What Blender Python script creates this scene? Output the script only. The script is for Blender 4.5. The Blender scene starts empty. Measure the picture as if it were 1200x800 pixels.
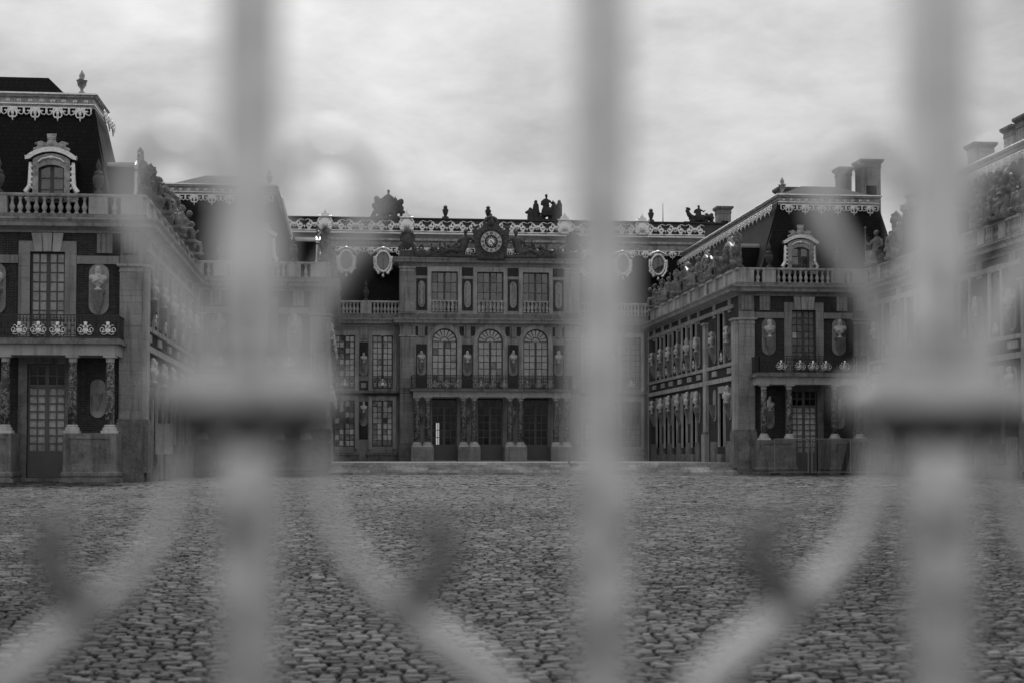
import bpy, bmesh, math, random
import numpy as np
from mathutils import Vector, Matrix, Euler, noise
R = math.radians
PI = math.pi
random.seed(7)
rng = np.random.default_rng(7)
S = bpy.context.scene
COL = S.collection

# ------------------------------------------------------------------ camera, sky, sun, exposure
cam_d = bpy.data.cameras.new('camera')
cam = bpy.data.objects.new('camera', cam_d)
COL.objects.link(cam)
cam.location = (0, 0, 1.2)
cam.rotation_euler = (R(90 + 2.1), 0, -R(5.918))
cam_d.lens = 55.0
cam_d.sensor_width = 36.0
cam_d.shift_y = 0.05566
cam_d.clip_start = 0.02
cam_d.clip_end = 5000
cam_d.dof.use_dof = True
cam_d.dof.focus_distance = 98.0
cam_d.dof.aperture_fstop = 2.9
S.camera = cam

SUN_EL, SUN_AZ = 52.0, 2.0          # the sun stands behind the palace, veiled by cloud
world = bpy.data.worlds.new('World')
S.world = world
world.use_nodes = True
wn = world.node_tree
wn.nodes.clear()
def wnode(t, **kw):
    n = wn.nodes.new(t)
    for k, v in kw.items():
        setattr(n, k, v)
    return n
wo = wnode('ShaderNodeOutputWorld')
bg = wnode('ShaderNodeBackground')
bg.inputs['Strength'].default_value = 0.1
sky = wnode('ShaderNodeTexSky', sky_type='NISHITA')
sky.sun_disc = False
sky.sun_elevation = R(SUN_EL)
sky.sun_rotation = R(SUN_AZ)
sky.dust_density = 4.0
bw = wnode('ShaderNodeRGBToBW')
wn.links.new(sky.outputs[0], bw.inputs[0])
veil = wnode('ShaderNodeMix', data_type='FLOAT')       # cloud deck over the clear sky
veil.inputs['Factor'].default_value = 0.62
wn.links.new(bw.outputs[0], veil.inputs[2])
veil.inputs[3].default_value = 5.5
tc = wnode('ShaderNodeTexCoord')
mp = wnode('ShaderNodeMapping')
mp.inputs['Scale'].default_value = (1.0, 1.0, 2.3)
wn.links.new(tc.outputs['Generated'], mp.inputs['Vector'])
n1 = wnode('ShaderNodeTexNoise')
n1.inputs['Scale'].default_value = 6.5
n1.inputs['Detail'].default_value = 6.0
n1.inputs['Roughness'].default_value = 0.6
n1.inputs['Distortion'].default_value = 0.15
wn.links.new(mp.outputs[0], n1.inputs['Vector'])
mr = wnode('ShaderNodeMapRange')
mr.inputs['From Min'].default_value = 0.36
mr.inputs['From Max'].default_value = 0.64
mr.inputs['To Min'].default_value = 0.62
mr.inputs['To Max'].default_value = 1.36
n2 = wnode('ShaderNodeTexNoise')
n2.inputs['Scale'].default_value = 2.3
n2.inputs['Detail'].default_value = 3.0
wn.links.new(mp.outputs[0], n2.inputs['Vector'])
nm = wnode('ShaderNodeMix', data_type='FLOAT')
nm.inputs['Factor'].default_value = 0.5
wn.links.new(n1.outputs['Fac'], nm.inputs[2])
wn.links.new(n2.outputs['Fac'], nm.inputs[3])
wn.links.new(nm.outputs[0], mr.inputs['Value'])
mul = wnode('ShaderNodeMath', operation='MULTIPLY')
wn.links.new(veil.outputs[0], mul.inputs[0])
wn.links.new(mr.outputs[0], mul.inputs[1])
wn.links.new(mul.outputs[0], bg.inputs['Color'])
wn.links.new(bg.outputs[0], wo.inputs[0])

sun_d = bpy.data.lights.new('sun', 'SUN')
sun_d.energy = 1.4
sun_d.angle = R(12)
sun_d.color = (1, 1, 1)
sun = bpy.data.objects.new('sun', sun_d)
COL.objects.link(sun)
az = R(SUN_AZ)
to_sun = Vector((math.sin(az) * math.cos(R(SUN_EL)), math.cos(az) * math.cos(R(SUN_EL)), math.sin(R(SUN_EL))))
sun.rotation_euler = to_sun.to_track_quat('Z', 'Y').to_euler()
S.view_settings.view_transform = 'Standard'
S.view_settings.look = 'None'
S.view_settings.exposure = 0.0
S.view_settings.gamma = 1.0
S.cycles.max_bounces = 6
S.cycles.transparent_max_bounces = 12
S.cycles.sample_clamp_indirect = 4.0

# ------------------------------------------------------------------ materials (a black-and-white photograph: greys)
MATS = {}
def material(name, base, var=0.25, scale=1.2, rough=0.8, metal=0.0, fine=0.12, fine_scale=18, bump=0.25,
             streak=0.0, obj_var=0.0, attr=None, bricks=None, veins=None, bump_scale=None, spec=0.4):
    m = bpy.data.materials.new(name)
    m.use_nodes = True
    nt = m.node_tree
    b = nt.nodes['Principled BSDF']
    def N(t, **kw):
        n = nt.nodes.new(t)
        for k, v in kw.items():
            setattr(n, k, v)
        return n
    L = nt.links.new
    def math_(op, a, c):
        n = N('ShaderNodeMath', operation=op)
        for i, q in enumerate((a, c)):
            if isinstance(q, (int, float)):
                n.inputs[i].default_value = q
            else:
                L(q, n.inputs[i])
        return n.outputs[0]
    geo = N('ShaderNodeNewGeometry')
    pos = geo.outputs['Position']
    t1 = N('ShaderNodeTexNoise')
    t1.inputs['Scale'].default_value = scale
    t1.inputs['Detail'].default_value = 5
    t1.inputs['Roughness'].default_value = 0.62
    L(pos, t1.inputs['Vector'])
    t2 = N('ShaderNodeTexNoise')
    t2.inputs['Scale'].default_value = fine_scale
    t2.inputs['Detail'].default_value = 3
    L(pos, t2.inputs['Vector'])
    f1 = math_('MULTIPLY', math_('SUBTRACT', t1.outputs['Fac'], 0.5), 2 * var * 1.8)
    f2 = math_('MULTIPLY', math_('SUBTRACT', t2.outputs['Fac'], 0.5), 2 * fine * 1.8)
    k = math_('ADD', math_('ADD', f1, f2), 1.0)
    if streak:
        mpn = N('ShaderNodeMapping')
        mpn.inputs['Scale'].default_value = (2.6, 2.6, 0.22)
        L(pos, mpn.inputs['Vector'])
        t3 = N('ShaderNodeTexNoise')
        t3.inputs['Scale'].default_value = 1.6
        t3.inputs['Detail'].default_value = 4
        L(mpn.outputs[0], t3.inputs['Vector'])
        r3 = N('ShaderNodeMapRange')
        r3.inputs['From Min'].default_value = 0.5
        r3.inputs['From Max'].default_value = 0.72
        r3.inputs['To Min'].default_value = 1.0
        r3.inputs['To Max'].default_value = 1.0 - streak
        L(t3.outputs['Fac'], r3.inputs['Value'])
        k = math_('MULTIPLY', k, r3.outputs[0])
    if obj_var:
        oi = N('ShaderNodeObjectInfo')
        k = math_('MULTIPLY', k, math_('ADD', math_('MULTIPLY', oi.outputs['Random'], 2 * obj_var), 1 - obj_var))
    if attr:
        at = N('ShaderNodeAttribute', attribute_name=attr)
        k = math_('MULTIPLY', k, at.outputs['Fac'])
    if veins:
        mv = N('ShaderNodeTexNoise')
        mv.inputs['Scale'].default_value = veins
        mv.inputs['Detail'].default_value = 6
        mv.inputs['Distortion'].default_value = 1.4
        L(pos, mv.inputs['Vector'])
        d = math_('ABSOLUTE', math_('SUBTRACT', mv.outputs['Fac'], 0.5), 0)
        r4 = N('ShaderNodeMapRange')
        r4.inputs['From Min'].default_value = 0.0
        r4.inputs['From Max'].default_value = 0.045
        r4.inputs['To Min'].default_value = 5.0
        r4.inputs['To Max'].default_value = 0.8
        L(d, r4.inputs['Value'])
        k = math_('MULTIPLY', k, r4.outputs[0])
    height = t2.outputs['Fac']
    if bricks:
        bt = N('ShaderNodeTexBrick')
        bw_, bh_, contrast = bricks[:3]
        sprd = bricks[3] if len(bricks) > 3 else 0.25
        sep = N('ShaderNodeSeparateXYZ')
        L(pos, sep.inputs[0])
        cmb = N('ShaderNodeCombineXYZ')
        L(math_('ADD', sep.outputs[0], sep.outputs[1]), cmb.inputs[0])
        L(sep.outputs[2], cmb.inputs[1])
        L(cmb.outputs[0], bt.inputs['Vector'])
        bt.inputs['Scale'].default_value = 1.0
        bt.inputs['Brick Width'].default_value = bw_
        bt.inputs['Row Height'].default_value = bh_
        bt.inputs['Mortar Size'].default_value = min(bh_ * 0.1, 0.02)
        bt.inputs['Color1'].default_value = (1 - sprd,) * 3 + (1,)
        bt.inputs['Color2'].default_value = (1 + sprd,) * 3 + (1,)
        bt.inputs['Mortar'].default_value = (contrast,) * 3 + (1,)
        k = math_('MULTIPLY', k, bt.outputs['Color'])
    v = math_('MAXIMUM', math_('MULTIPLY', k, base), 0.004)
    L(v, b.inputs['Base Color'])
    b.inputs['Metallic'].default_value = metal
    b.inputs['Specular IOR Level'].default_value = spec
    rr = math_('ADD', math_('MULTIPLY', math_('SUBTRACT', t1.outputs['Fac'], 0.5), 0.3), rough)
    L(rr, b.inputs['Roughness'])
    if bump:
        bp = N('ShaderNodeBump')
        bp.inputs['Strength'].default_value = bump
        bp.inputs['Distance'].default_value = 0.05
        L(height, bp.inputs['Height'])
        L(bp.outputs[0], b.inputs['Normal'])
    MATS[name] = m
    return m

material('stone', 0.40, var=0.28, scale=0.7, streak=0.5, fine=0.16, fine_scale=9, obj_var=0.12, bricks=(1.5, 0.56, 0.8, 0.07))
material('stone_pale', 0.54, var=0.34, scale=1.1, streak=0.45, fine=0.12, obj_var=0.1)
material('stone_white', 0.6, var=0.2, scale=1.2, streak=0.3, fine=0.12, obj_var=0.06)
material('stone_weathered', 0.26, var=0.5, scale=1.6, streak=0.45, fine=0.25, fine_scale=10, obj_var=0.1)
material('stone_sculpture', 0.24, var=0.5, scale=2.4, streak=0.4, fine=0.25, fine_scale=14, bump=0.5, obj_var=0.2)
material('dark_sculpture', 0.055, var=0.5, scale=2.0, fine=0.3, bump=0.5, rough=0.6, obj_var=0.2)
material('brick', 0.048, var=0.4, scale=0.9, fine=0.3, fine_scale=7, streak=0.3, bricks=(0.26, 0.085, 2.4), rough=0.9)
material('slate', 0.013, var=0.5, scale=0.6, fine=0.35, fine_scale=5, streak=0.35, bricks=(0.26, 0.2, 0.35), rough=0.6, spec=0.2)
material('lead', 0.11, var=0.4, scale=0.8, rough=0.5, metal=0.4, streak=0.3)
material('gilt', 0.96, var=0.2, scale=3.0, rough=0.38, metal=0.95, fine=0.28, fine_scale=10, bump=0.35)
material('gilt_worn', 0.42, var=0.6, scale=2.2, rough=0.45, metal=0.45, fine=0.35, fine_scale=6, bump=0.35)
material('paint_grey', 0.10, var=0.15, scale=2, rough=0.5, fine=0.1, bump=0.05, obj_var=0.1)
material('door_paint', 0.19, var=0.15, scale=2, rough=0.5, fine=0.1, bump=0.05)
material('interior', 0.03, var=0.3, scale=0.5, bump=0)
material('curtain', 0.92, var=0.22, scale=1.9, rough=0.95, bump=0.1, fine=0.3, fine_scale=5, obj_var=0.15)
material('red_marble', 0.10, var=0.4, scale=3, rough=0.3, veins=3.2, fine=0.3, bump=0.02, obj_var=0.15)
material('white_marble', 0.75, var=0.14, scale=5, rough=0.5, streak=0.3, fine=0.1, bump=0.1, obj_var=0.12)
material('iron', 0.07, var=0.3, rough=0.45, metal=0.3, bump=0.1)
material('gate_gilding', 0.88, var=0.12, scale=9, rough=0.36, metal=0.9, fine=0.1, fine_scale=40, bump=0.12)
material('gate_paint', 0.2, var=0.12, scale=9, rough=0.32, metal=0.6, fine=0.1, fine_scale=40, bump=0.12)
material('cobblestone', 0.095, var=0.45, scale=0.1, rough=0.55, fine=0.3, fine_scale=24, bump=0.4, attr='tone', spec=0.13)
material('joint_sand', 0.025, var=0.35, scale=0.35, rough=0.9, fine=0.35, fine_scale=12, bump=0.6)
material('paving_far', 0.05, var=0.35, scale=0.16, rough=0.55, fine=0.5, fine_scale=3.0, bump=0.7, spec=0.5)
material('court_marble', 0.34, var=0.35, scale=0.8, rough=0.6, fine=0.3, fine_scale=5, obj_var=0.28)
material('step_marble', 0.5, var=0.4, scale=0.9, rough=0.7, fine=0.35, fine_scale=5, obj_var=0.3)
material('black_feathers', 0.015, var=0.2, rough=0.5)
material('dial_white', 0.7, var=0.1, rough=0.5, bump=0)
material('dial_dark', 0.05, var=0.2, rough=0.5, bump=0)
material('barrier_steel', 0.34, var=0.2, rough=0.5, metal=0.5)
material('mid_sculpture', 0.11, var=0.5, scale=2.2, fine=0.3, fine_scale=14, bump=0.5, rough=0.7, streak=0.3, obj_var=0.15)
material('board_dark', 0.05, var=0.3, rough=0.7)

def glass(name, ior):
    m = bpy.data.materials.new(name)
    m.use_nodes = True
    nt = m.node_tree
    nt.nodes.clear()
    o = nt.nodes.new('ShaderNodeOutputMaterial')
    mx = nt.nodes.new('ShaderNodeMixShader')
    tr = nt.nodes.new('ShaderNodeBsdfTransparent')
    tr.inputs[0].default_value = (0.965, 0.965, 0.965, 1)
    gl = nt.nodes.new('ShaderNodeBsdfGlossy')
    gl.inputs['Roughness'].default_value = 0.04
    gl.inputs['Color'].default_value = (0.9, 0.9, 0.9, 1)
    fr = nt.nodes.new('ShaderNodeFresnel')
    fr.inputs[0].default_value = ior
    geo = nt.nodes.new('ShaderNodeNewGeometry')
    tn = nt.nodes.new('ShaderNodeTexNoise')
    tn.inputs['Scale'].default_value = 2.2
    bp = nt.nodes.new('ShaderNodeBump')
    bp.inputs['Strength'].default_value = 0.1
    bp.inputs['Distance'].default_value = 0.06
    nt.links.new(geo.outputs['Position'], tn.inputs['Vector'])
    nt.links.new(tn.outputs['Fac'], bp.inputs['Height'])
    nt.links.new(bp.outputs[0], gl.inputs['Normal'])
    nt.links.new(fr.outputs[0], mx.inputs[0])
    nt.links.new(tr.outputs[0], mx.inputs[1])
    nt.links.new(gl.outputs[0], mx.inputs[2])
    nt.links.new(mx.outputs[0], o.inputs[0])
    MATS[name] = m
glass('glass', 1.9)
glass('door_glass', 1.3)

# ------------------------------------------------------------------ mesh helpers
class MB:
    def __init__(self):
        self.v, self.f = [], []
    def add(self, vs, fs):
        n = len(self.v)
        self.v += [tuple(p) for p in vs]
        self.f += [tuple(i + n for i in q) for q in fs]
        return self
    def box(self, x0, x1, y0, y1, z0, z1):
        vs = [(x, y, z) for z in (z0, z1) for y in (y0, y1) for x in (x0, x1)]
        return self.add(vs, [(0, 2, 3, 1), (4, 5, 7, 6), (0, 1, 5, 4), (2, 6, 7, 3), (0, 4, 6, 2), (1, 3, 7, 5)])
    def prism(self, poly, y0, y1):                      # outline in x-z, from y0 (front) to y1 (back)
        n = len(poly)
        vs = [(x, y0, z) for x, z in poly] + [(x, y1, z) for x, z in poly]
        fs = [tuple(range(n)), tuple(range(2 * n - 1, n - 1, -1))]
        fs += [((i + 1) % n, i, n + i, n + (i + 1) % n) for i in range(n)]
        return self.add(vs, fs)
    def lathe(self, prof, seg=10, c=(0, 0, 0)):         # profile of (r, z)
        vs, fs = [], []
        for r, z in prof:
            for k in range(seg):
                a = 2 * PI * k / seg
                vs.append((c[0] + r * math.cos(a), c[1] + r * math.sin(a), c[2] + z))
        for i in range(len(prof) - 1):
            for k in range(seg):
                k2 = (k + 1) % seg
                fs.append((i * seg + k, i * seg + k2, (i + 1) * seg + k2, (i + 1) * seg + k))
        fs.append(tuple(range(seg - 1, -1, -1)))
        t = (len(prof) - 1) * seg
        fs.append(tuple(range(t, t + seg)))
        return self.add(vs, fs)
    def tube(self, pts, rad, seg=6, flat=1.0):          # round or flattened bar along a path
        pts = [Vector(p) for p in pts]
        n = len(pts)
        vs, fs = [], []
        up = None
        for i, p in enumerate(pts):
            t = (pts[min(i + 1, n - 1)] - pts[max(i - 1, 0)]).normalized()
            if up is None:
                up = Vector((0, 1, 0)) if abs(t.y) < 0.9 else Vector((1, 0, 0))
            a = t.cross(up).normalized()
            b = a.cross(t).normalized()
            r = rad(i / (n - 1)) if callable(rad) else rad
            for k in range(seg):
                q = 2 * PI * (k + 0.5) / seg
                vs.append(p + a * (r * math.cos(q)) + b * (r * flat * math.sin(q)))
        for i in range(n - 1):
            for k in range(seg):
                k2 = (k + 1) % seg
                fs.append((i * seg + k, i * seg + k2, (i + 1) * seg + k2, (i + 1) * seg + k))
        fs.append(tuple(range(seg - 1, -1, -1)))
        fs.append(tuple(range((n - 1) * seg, n * seg)))
        return self.add(vs, fs)
    def ball(self, c, r, rot=None, sub=2):
        bm = bmesh.new()
        bmesh.ops.create_icosphere(bm, subdivisions=sub, radius=1)
        rr = r if isinstance(r, (tuple, list)) else (r, r, r)
        m = Matrix.Translation(Vector(c)) @ (Euler([R(q) for q in rot]).to_matrix().to_4x4() if rot else Matrix()) @ Matrix.Diagonal((*rr, 1))
        bm.transform(m)
        bm.verts.index_update()
        vs = [tuple(v.co) for v in bm.verts]
        fs = [tuple(v.index for v in f.verts) for f in bm.faces]
        bm.free()
        return self.add(vs, fs)
    def grid(self, us, vs_, solid, fn, y0, y1):         # cells in (u, v), solid ones extruded y0..y1; fn(u, v) -> (x, z)
        idx = {}
        V, Fc = [], []
        def vid(i, j, k):
            key = (i, j, k)
            if key not in idx:
                x, z = fn(us[i], vs_[j])
                idx[key] = len(V)
                V.append((x, (y0, y1)[k], z))
            return idx[key]
        nu, nv = len(us) - 1, len(vs_) - 1
        s = lambda i, j: 0 <= i < nu and 0 <= j < nv and solid(i, j)
        for i in range(nu):
            for j in range(nv):
                if not s(i, j):
                    continue
                Fc.append((vid(i, j, 0), vid(i + 1, j, 0), vid(i + 1, j + 1, 0), vid(i, j + 1, 0)))
                Fc.append((vid(i, j, 1), vid(i, j + 1, 1), vid(i + 1, j + 1, 1), vid(i + 1, j, 1)))
                if not s(i, j - 1): Fc.append((vid(i, j, 0), vid(i, j, 1), vid(i + 1, j, 1), vid(i + 1, j, 0)))
                if not s(i, j + 1): Fc.append((vid(i, j + 1, 0), vid(i + 1, j + 1, 0), vid(i + 1, j + 1, 1), vid(i, j + 1, 1)))
                if not s(i - 1, j): Fc.append((vid(i, j, 0), vid(i, j + 1, 0), vid(i, j + 1, 1), vid(i, j, 1)))
                if not s(i + 1, j): Fc.append((vid(i + 1, j, 0), vid(i + 1, j, 1), vid(i + 1, j + 1, 1), vid(i + 1, j + 1, 0)))
        return self.add(V, Fc)
    def wall(self, x0, x1, z0, z1, holes, y0, y1):      # one sheet with rectangular openings (hx0, hx1, hz0, hz1)
        us = sorted({x0, x1} | {h[i] for h in holes for i in (0, 1)})
        vs_ = sorted({z0, z1} | {h[i] for h in holes for i in (2, 3)})
        def solid(i, j):
            cx, cz = (us[i] + us[i + 1]) / 2, (vs_[j] + vs_[j + 1]) / 2
            return not any(h[0] < cx < h[1] and h[2] < cz < h[3] for h in holes)
        return self.grid(us, vs_, solid, lambda u, v: (u, v), y0, y1)
    def sweep(self, path, prof, closed=False):          # path of (x, y); profile (out, z) with out to the right of travel
        P = [Vector(p) for p in path]
        n = len(P)
        dirs = []
        for i in range(n):
            a = (P[i] - P[i - 1]).normalized() if (i > 0 or closed) else None
            b = (P[(i + 1) % n] - P[i]).normalized() if (i < n - 1 or closed) else None
            a = a or b
            b = b or a
            na, nb = Vector((a.y, -a.x)), Vector((b.y, -b.x))
            m = (na + nb)
            m = m / max(m.length_squared / 2, 1e-6)
            dirs.append(m)
        vs = []
        k = len(prof)
        for i in range(n):
            for o, z in prof:
                q = P[i] + dirs[i] * o
                vs.append((q.x, q.y, z))
        fs = []
        for i in range(n if closed else n - 1):
            i2 = (i + 1) % n
            for j in range(k):
                j2 = (j + 1) % k
                fs.append((i * k + j, i2 * k + j, i2 * k + j2, i * k + j2))
        if not closed:
            fs.append(tuple(range(k - 1, -1, -1)))
            fs.append(tuple(range((n - 1) * k, n * k)))
        return self.add(vs, fs)
    def mesh(self, name, mat, smooth=False):
        me = bpy.data.meshes.new(name)
        me.from_pydata(self.v, [], self.f)
        bm = bmesh.new()
        bm.from_mesh(me)
        bmesh.ops.recalc_face_normals(bm, faces=bm.faces)
        bm.to_mesh(me)
        bm.free()
        me.materials.append(MATS[mat])
        if smooth:
            me.polygons.foreach_set('use_smooth', [True] * len(me.polygons))
            if smooth != 'all':
                me.set_sharp_from_angle(angle=R(smooth if smooth is not True else 40))
        return me

def place(name, me, parent=None, loc=(0, 0, 0), rz=0.0, scale=None):
    o = bpy.data.objects.new(name, me)
    COL.objects.link(o)
    if parent is not None:
        o.parent = parent
    o.location = loc
    if rz:
        o.rotation_euler[2] = rz
    if scale is not None:
        o.scale = scale if isinstance(scale, (tuple, list)) else (scale,) * 3
    return o
def tag(o, label=None, cat=None, group=None, kind=None):
    if label: o['label'] = label
    if cat: o['category'] = cat
    if group: o['group'] = group
    if kind: o['kind'] = kind
    return o
def empty(name, loc=(0, 0, 0), rz=0.0, parent=None):
    o = place(name, None, parent, loc, rz)
    o.empty_display_size = 0.2
    return o
def copy_tree(o, parent=None, loc=None, rz=None):
    c = o.copy()
    COL.objects.link(c)
    c.parent = parent
    if loc is not None: c.location = loc
    if rz is not None: c.rotation_euler[2] = rz
    for ch in list(o.children):
        copy_tree(ch, c)
    return c
def sculpt(name, mb, mat, voxel, rough=0.0, dec=None):  # fuse overlapping lumps into one carved surface
    me = mb.mesh(name + '_raw', mat)
    o = bpy.data.objects.new('raw', me)
    COL.objects.link(o)
    md = o.modifiers.new('r', 'REMESH')
    md.mode = 'VOXEL'
    md.voxel_size = voxel
    sm = o.modifiers.new('s', 'SMOOTH')
    sm.iterations = 1
    if dec:
        dm = o.modifiers.new('d', 'DECIMATE')
        dm.ratio = dec
    dg = bpy.context.evaluated_depsgraph_get()
    out = bpy.data.meshes.new_from_object(o.evaluated_get(dg))
    out.name = name
    bpy.data.objects.remove(o)
    bpy.data.meshes.remove(me)
    if rough:
        for v in out.vertices:
            n = noise.noise_vector(v.co * 9.0)
            v.co += n * rough
    out.polygons.foreach_set('use_smooth', [True] * len(out.polygons))
    return out
def spiral(c, r0, r1, a0, turns, n=18, y=0.0):          # in x-z
    return [(c[0] + (r0 + (r1 - r0) * t) * math.cos(a0 + turns * 2 * PI * t), y,
             c[1] + (r0 + (r1 - r0) * t) * math.sin(a0 + turns * 2 * PI * t)) for t in [i / (n - 1) for i in range(n)]]

# ------------------------------------------------------------------ shared shapes
def baluster_mesh(h, r, mat='stone_pale'):
    p = [(0.8, 0), (0.8, 0.1), (0.45, 0.14), (0.9, 0.3), (1.0, 0.4), (0.55, 0.62), (0.42, 0.78), (0.7, 0.86), (0.75, 1.0)]
    return MB().lathe([(a * r, b * h) for a, b in p], 7).mesh('baluster', mat, 50)
BAL = baluster_mesh(0.9, 0.15)
BAL_S = baluster_mesh(0.86, 0.13)

def urn_meshes():
    body = MB().lathe([(0.3, 0), (0.3, 0.12), (0.14, 0.2), (0.12, 0.3), (0.26, 0.42), (0.36, 0.62), (0.4, 0.85), (0.36, 0.95),
                       (0.26, 1.0), (0.3, 1.06), (0.32, 1.12)], 12).mesh('urn_body', 'mid_sculpture', 60)
    lid = MB().lathe([(0.3, 1.12), (0.22, 1.2), (0.1, 1.26), (0.12, 1.36), (0.2, 1.46), (0.13, 1.62), (0.05, 1.8), (0.02, 1.86)], 10).mesh('urn_lid', 'mid_sculpture', 60)
    return body, lid
URN_B, URN_L = urn_meshes()
def urn(loc, label, group=None, sc=1.0):
    o = place('stone_urn', URN_B, None, loc, 0, (sc * 0.8, sc * 0.8, sc * 1.05))
    place('lid', URN_L, o)
    return tag(o, label, 'urn', group)

def bust_mesh(kind=0):
    m = MB()
    m.ball((0, -0.03, 0.80), (0.105, 0.125, 0.15))                  # head
    m.ball((0, -0.15, 0.79), (0.024, 0.04, 0.045))                  # nose
    m.ball((0, -0.12, 0.70), (0.055, 0.05, 0.045))                  # chin
    m.ball((0, 0.03, 0.84), (0.125, 0.135, 0.13))                   # hair
    for s in (-1, 1):
        m.ball((s * 0.1, 0.02, 0.74), (0.045, 0.07, 0.12))          # curls
        m.ball((s * 0.23, 0.02, 0.44), (0.14, 0.14, 0.15))          # shoulders
        m.ball((s * 0.11, -0.09, 0.38), (0.15, 0.11, 0.15))         # chest
    m.tube([(0, 0.02, 0.42), (0, 0.0, 0.72)], 0.08, 8)
    if kind == 1:                                                   # beard and laurel
        m.ball((0, -0.12, 0.63), (0.09, 0.07, 0.1))
        for k in range(7):
            a = PI * k / 6
            m.ball((0.13 * math.cos(a), 0.0, 0.84 + 0.09 * math.sin(a)), (0.045, 0.06, 0.04), sub=1)
        m.ball((0.2, -0.05, 0.52), (0.17, 0.12, 0.09), (0, 30, 0))
    if kind == 2:                                                   # tall dressed hair, turned head
        m.ball((0.02, 0.05, 0.93), (0.11, 0.12, 0.13))
        m.ball((-0.16, 0.04, 0.6), (0.07, 0.08, 0.16))
        m.ball((-0.14, -0.1, 0.5), (0.2, 0.08, 0.07), (0, -30, 0))
    m.ball((0, 0.01, 0.42), (0.33, 0.16, 0.2))
    m.ball((0, 0.0, 0.28), (0.27, 0.15, 0.17))
    m.ball((0, 0.0, 0.19), (0.17, 0.12, 0.12))
    m.ball((0.1, -0.15, 0.46), (0.2, 0.05, 0.05), (0, 35, 0))       # drapery folds
    m.ball((-0.08, -0.17, 0.33), (0.2, 0.05, 0.05), (0, -30, 0))
    m.ball((0.06, -0.15, 0.26), (0.17, 0.05, 0.04), (0, 25, 0))
    m.tube([(0, 0.02, 0.2), (0, 0.02, 0.06)], lambda t: 0.11 - 0.04 * t, 8)
    return sculpt('bust', m, 'white_marble', 0.026, 0.0, 0.5)
BUSTS = [bust_mesh(k) for k in range(3)]
SOCLE = MB().lathe([(0.15, -0.06), (0.15, -0.01), (0.08, 0.03), (0.07, 0.1), (0.1, 0.13)], 10).mesh('socle', 'white_marble', 60)
def console_mesh():
    m = MB()
    m.prism([(-0.27, 0), (0.27, 0), (0.27, -0.1), (0.2, -0.16), (0.2, -0.4), (0.12, -0.62), (0.05, -0.85), (0, -0.95), (-0.05, -0.85), (-0.12, -0.62), (-0.2, -0.4), (-0.2, -0.16), (-0.27, -0.1)], -0.34, 0)
    for v in range(len(m.v)):
        x, y, z = m.v[v]
        if y < -0.1 and z < -0.2:
            m.v[v] = (x, y * max(0.25, 1 + (z + 0.2) * 0.95), z)
    return m.mesh('bust_console', 'stone_weathered', 30)
CONSOLE = console_mesh()
def niche_mesh(w, h, mat='stone'):                       # upright oval-ended slab behind a bust
    r = w / 2
    pts = [(r * math.cos(a), h - r + r * math.sin(a)) for a in [PI * i / 10 for i in range(11)]]
    pts += [(r * math.cos(a), r + r * math.sin(a)) for a in [PI + PI * i / 10 for i in range(11)]]
    return MB().prism(pts, -0.05, 0.0).mesh('niche_slab', mat)
NICHE = niche_mesh(0.78, 2.05)
ORD = ['first', 'second', 'third', 'fourth', 'fifth', 'sixth', 'seventh', 'eighth', 'ninth']
def bust(parent, fr, x, z, label, group, sc=1.0, niche=True, with_bust=True):
    """console and slab belong to the building, the bust stands on them"""
    if niche:
        place('niche_slab', NICHE, parent, fr(x, z - 1.15, 0.02), fr.rz, (sc, 1, sc))
    place('bust_console', CONSOLE, parent, fr(x, z, 0.06), fr.rz, sc)
    if with_bust:
        p = Vector(fr(x, z + 0.06 * sc, 0.06 + 0.2 * sc)) + parent.location
        o = place('marble_bust', random.choice(BUSTS), None, p, fr.rz + random.uniform(-0.45, 0.45), (sc, sc, sc * random.uniform(0.95, 1.06)))
        place('socle', SOCLE, o)
        tag(o, label, 'bust', group)

def figure(m, seat=True, flip=1, wings=False, o=(0, 0, 0)):
    """robed seated figure, about 1.9 m to the head"""
    f = flip
    P = lambda x, y, z: (o[0] + f * x, o[1] + y, o[2] + z)
    m.ball(P(0, 0.05, 0.35), (0.42, 0.4, 0.4))                      # seat, rock
    m.tube([P(0, 0.05, 0.55), P(0.02, 0.03, 0.85), P(0.0, 0, 1.28)], lambda t: 0.23 + 0.06 * math.sin(t * 3), 10)
    m.ball(P(0, 0, 1.3), (0.3, 0.17, 0.16))                         # shoulders
    m.tube([P(0, 0, 1.3), P(0.02, -0.04, 1.52)], 0.075, 8)
    m.ball(P(0.03, -0.06, 1.63), (0.12, 0.145, 0.165))              # head
    m.ball(P(0.03, 0.02, 1.7), (0.14, 0.14, 0.13))                  # hair
    m.ball(P(0.05, -0.2, 1.62), (0.03, 0.04, 0.04))                 # nose
    m.tube([P(-0.3, 0, 1.28), P(-0.42, -0.05, 0.98), P(-0.22, -0.28, 0.82)], lambda t: 0.1 - 0.04 * t, 8)
    m.tube([P(0.3, 0, 1.28), P(0.5, -0.1, 1.05), P(0.62, -0.3, 1.25)], lambda t: 0.1 - 0.04 * t, 8)
    for s, k in ((-1, 0.0), (1, 0.14)):
        m.tube([P(s * 0.16, 0, 0.62), P(s * 0.2 + k, -0.48, 0.62 - k * 0.5), P(s * 0.19 + k, -0.52, 0.3), P(s * 0.17 + k, -0.5, 0.02)], lambda t: 0.18 - 0.09 * t, 8)
        m.ball(P(s * 0.17 + k, -0.6, 0.02), (0.07, 0.14, 0.06))
    for k in range(7):                                              # folds of the robe
        x = -0.3 + 0.1 * k
        m.tube([P(x * 0.8, -0.3, 0.7), P(x, -0.52, 0.42), P(x * 1.25, -0.5, 0.0)], 0.06, 6)
    return m
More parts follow.
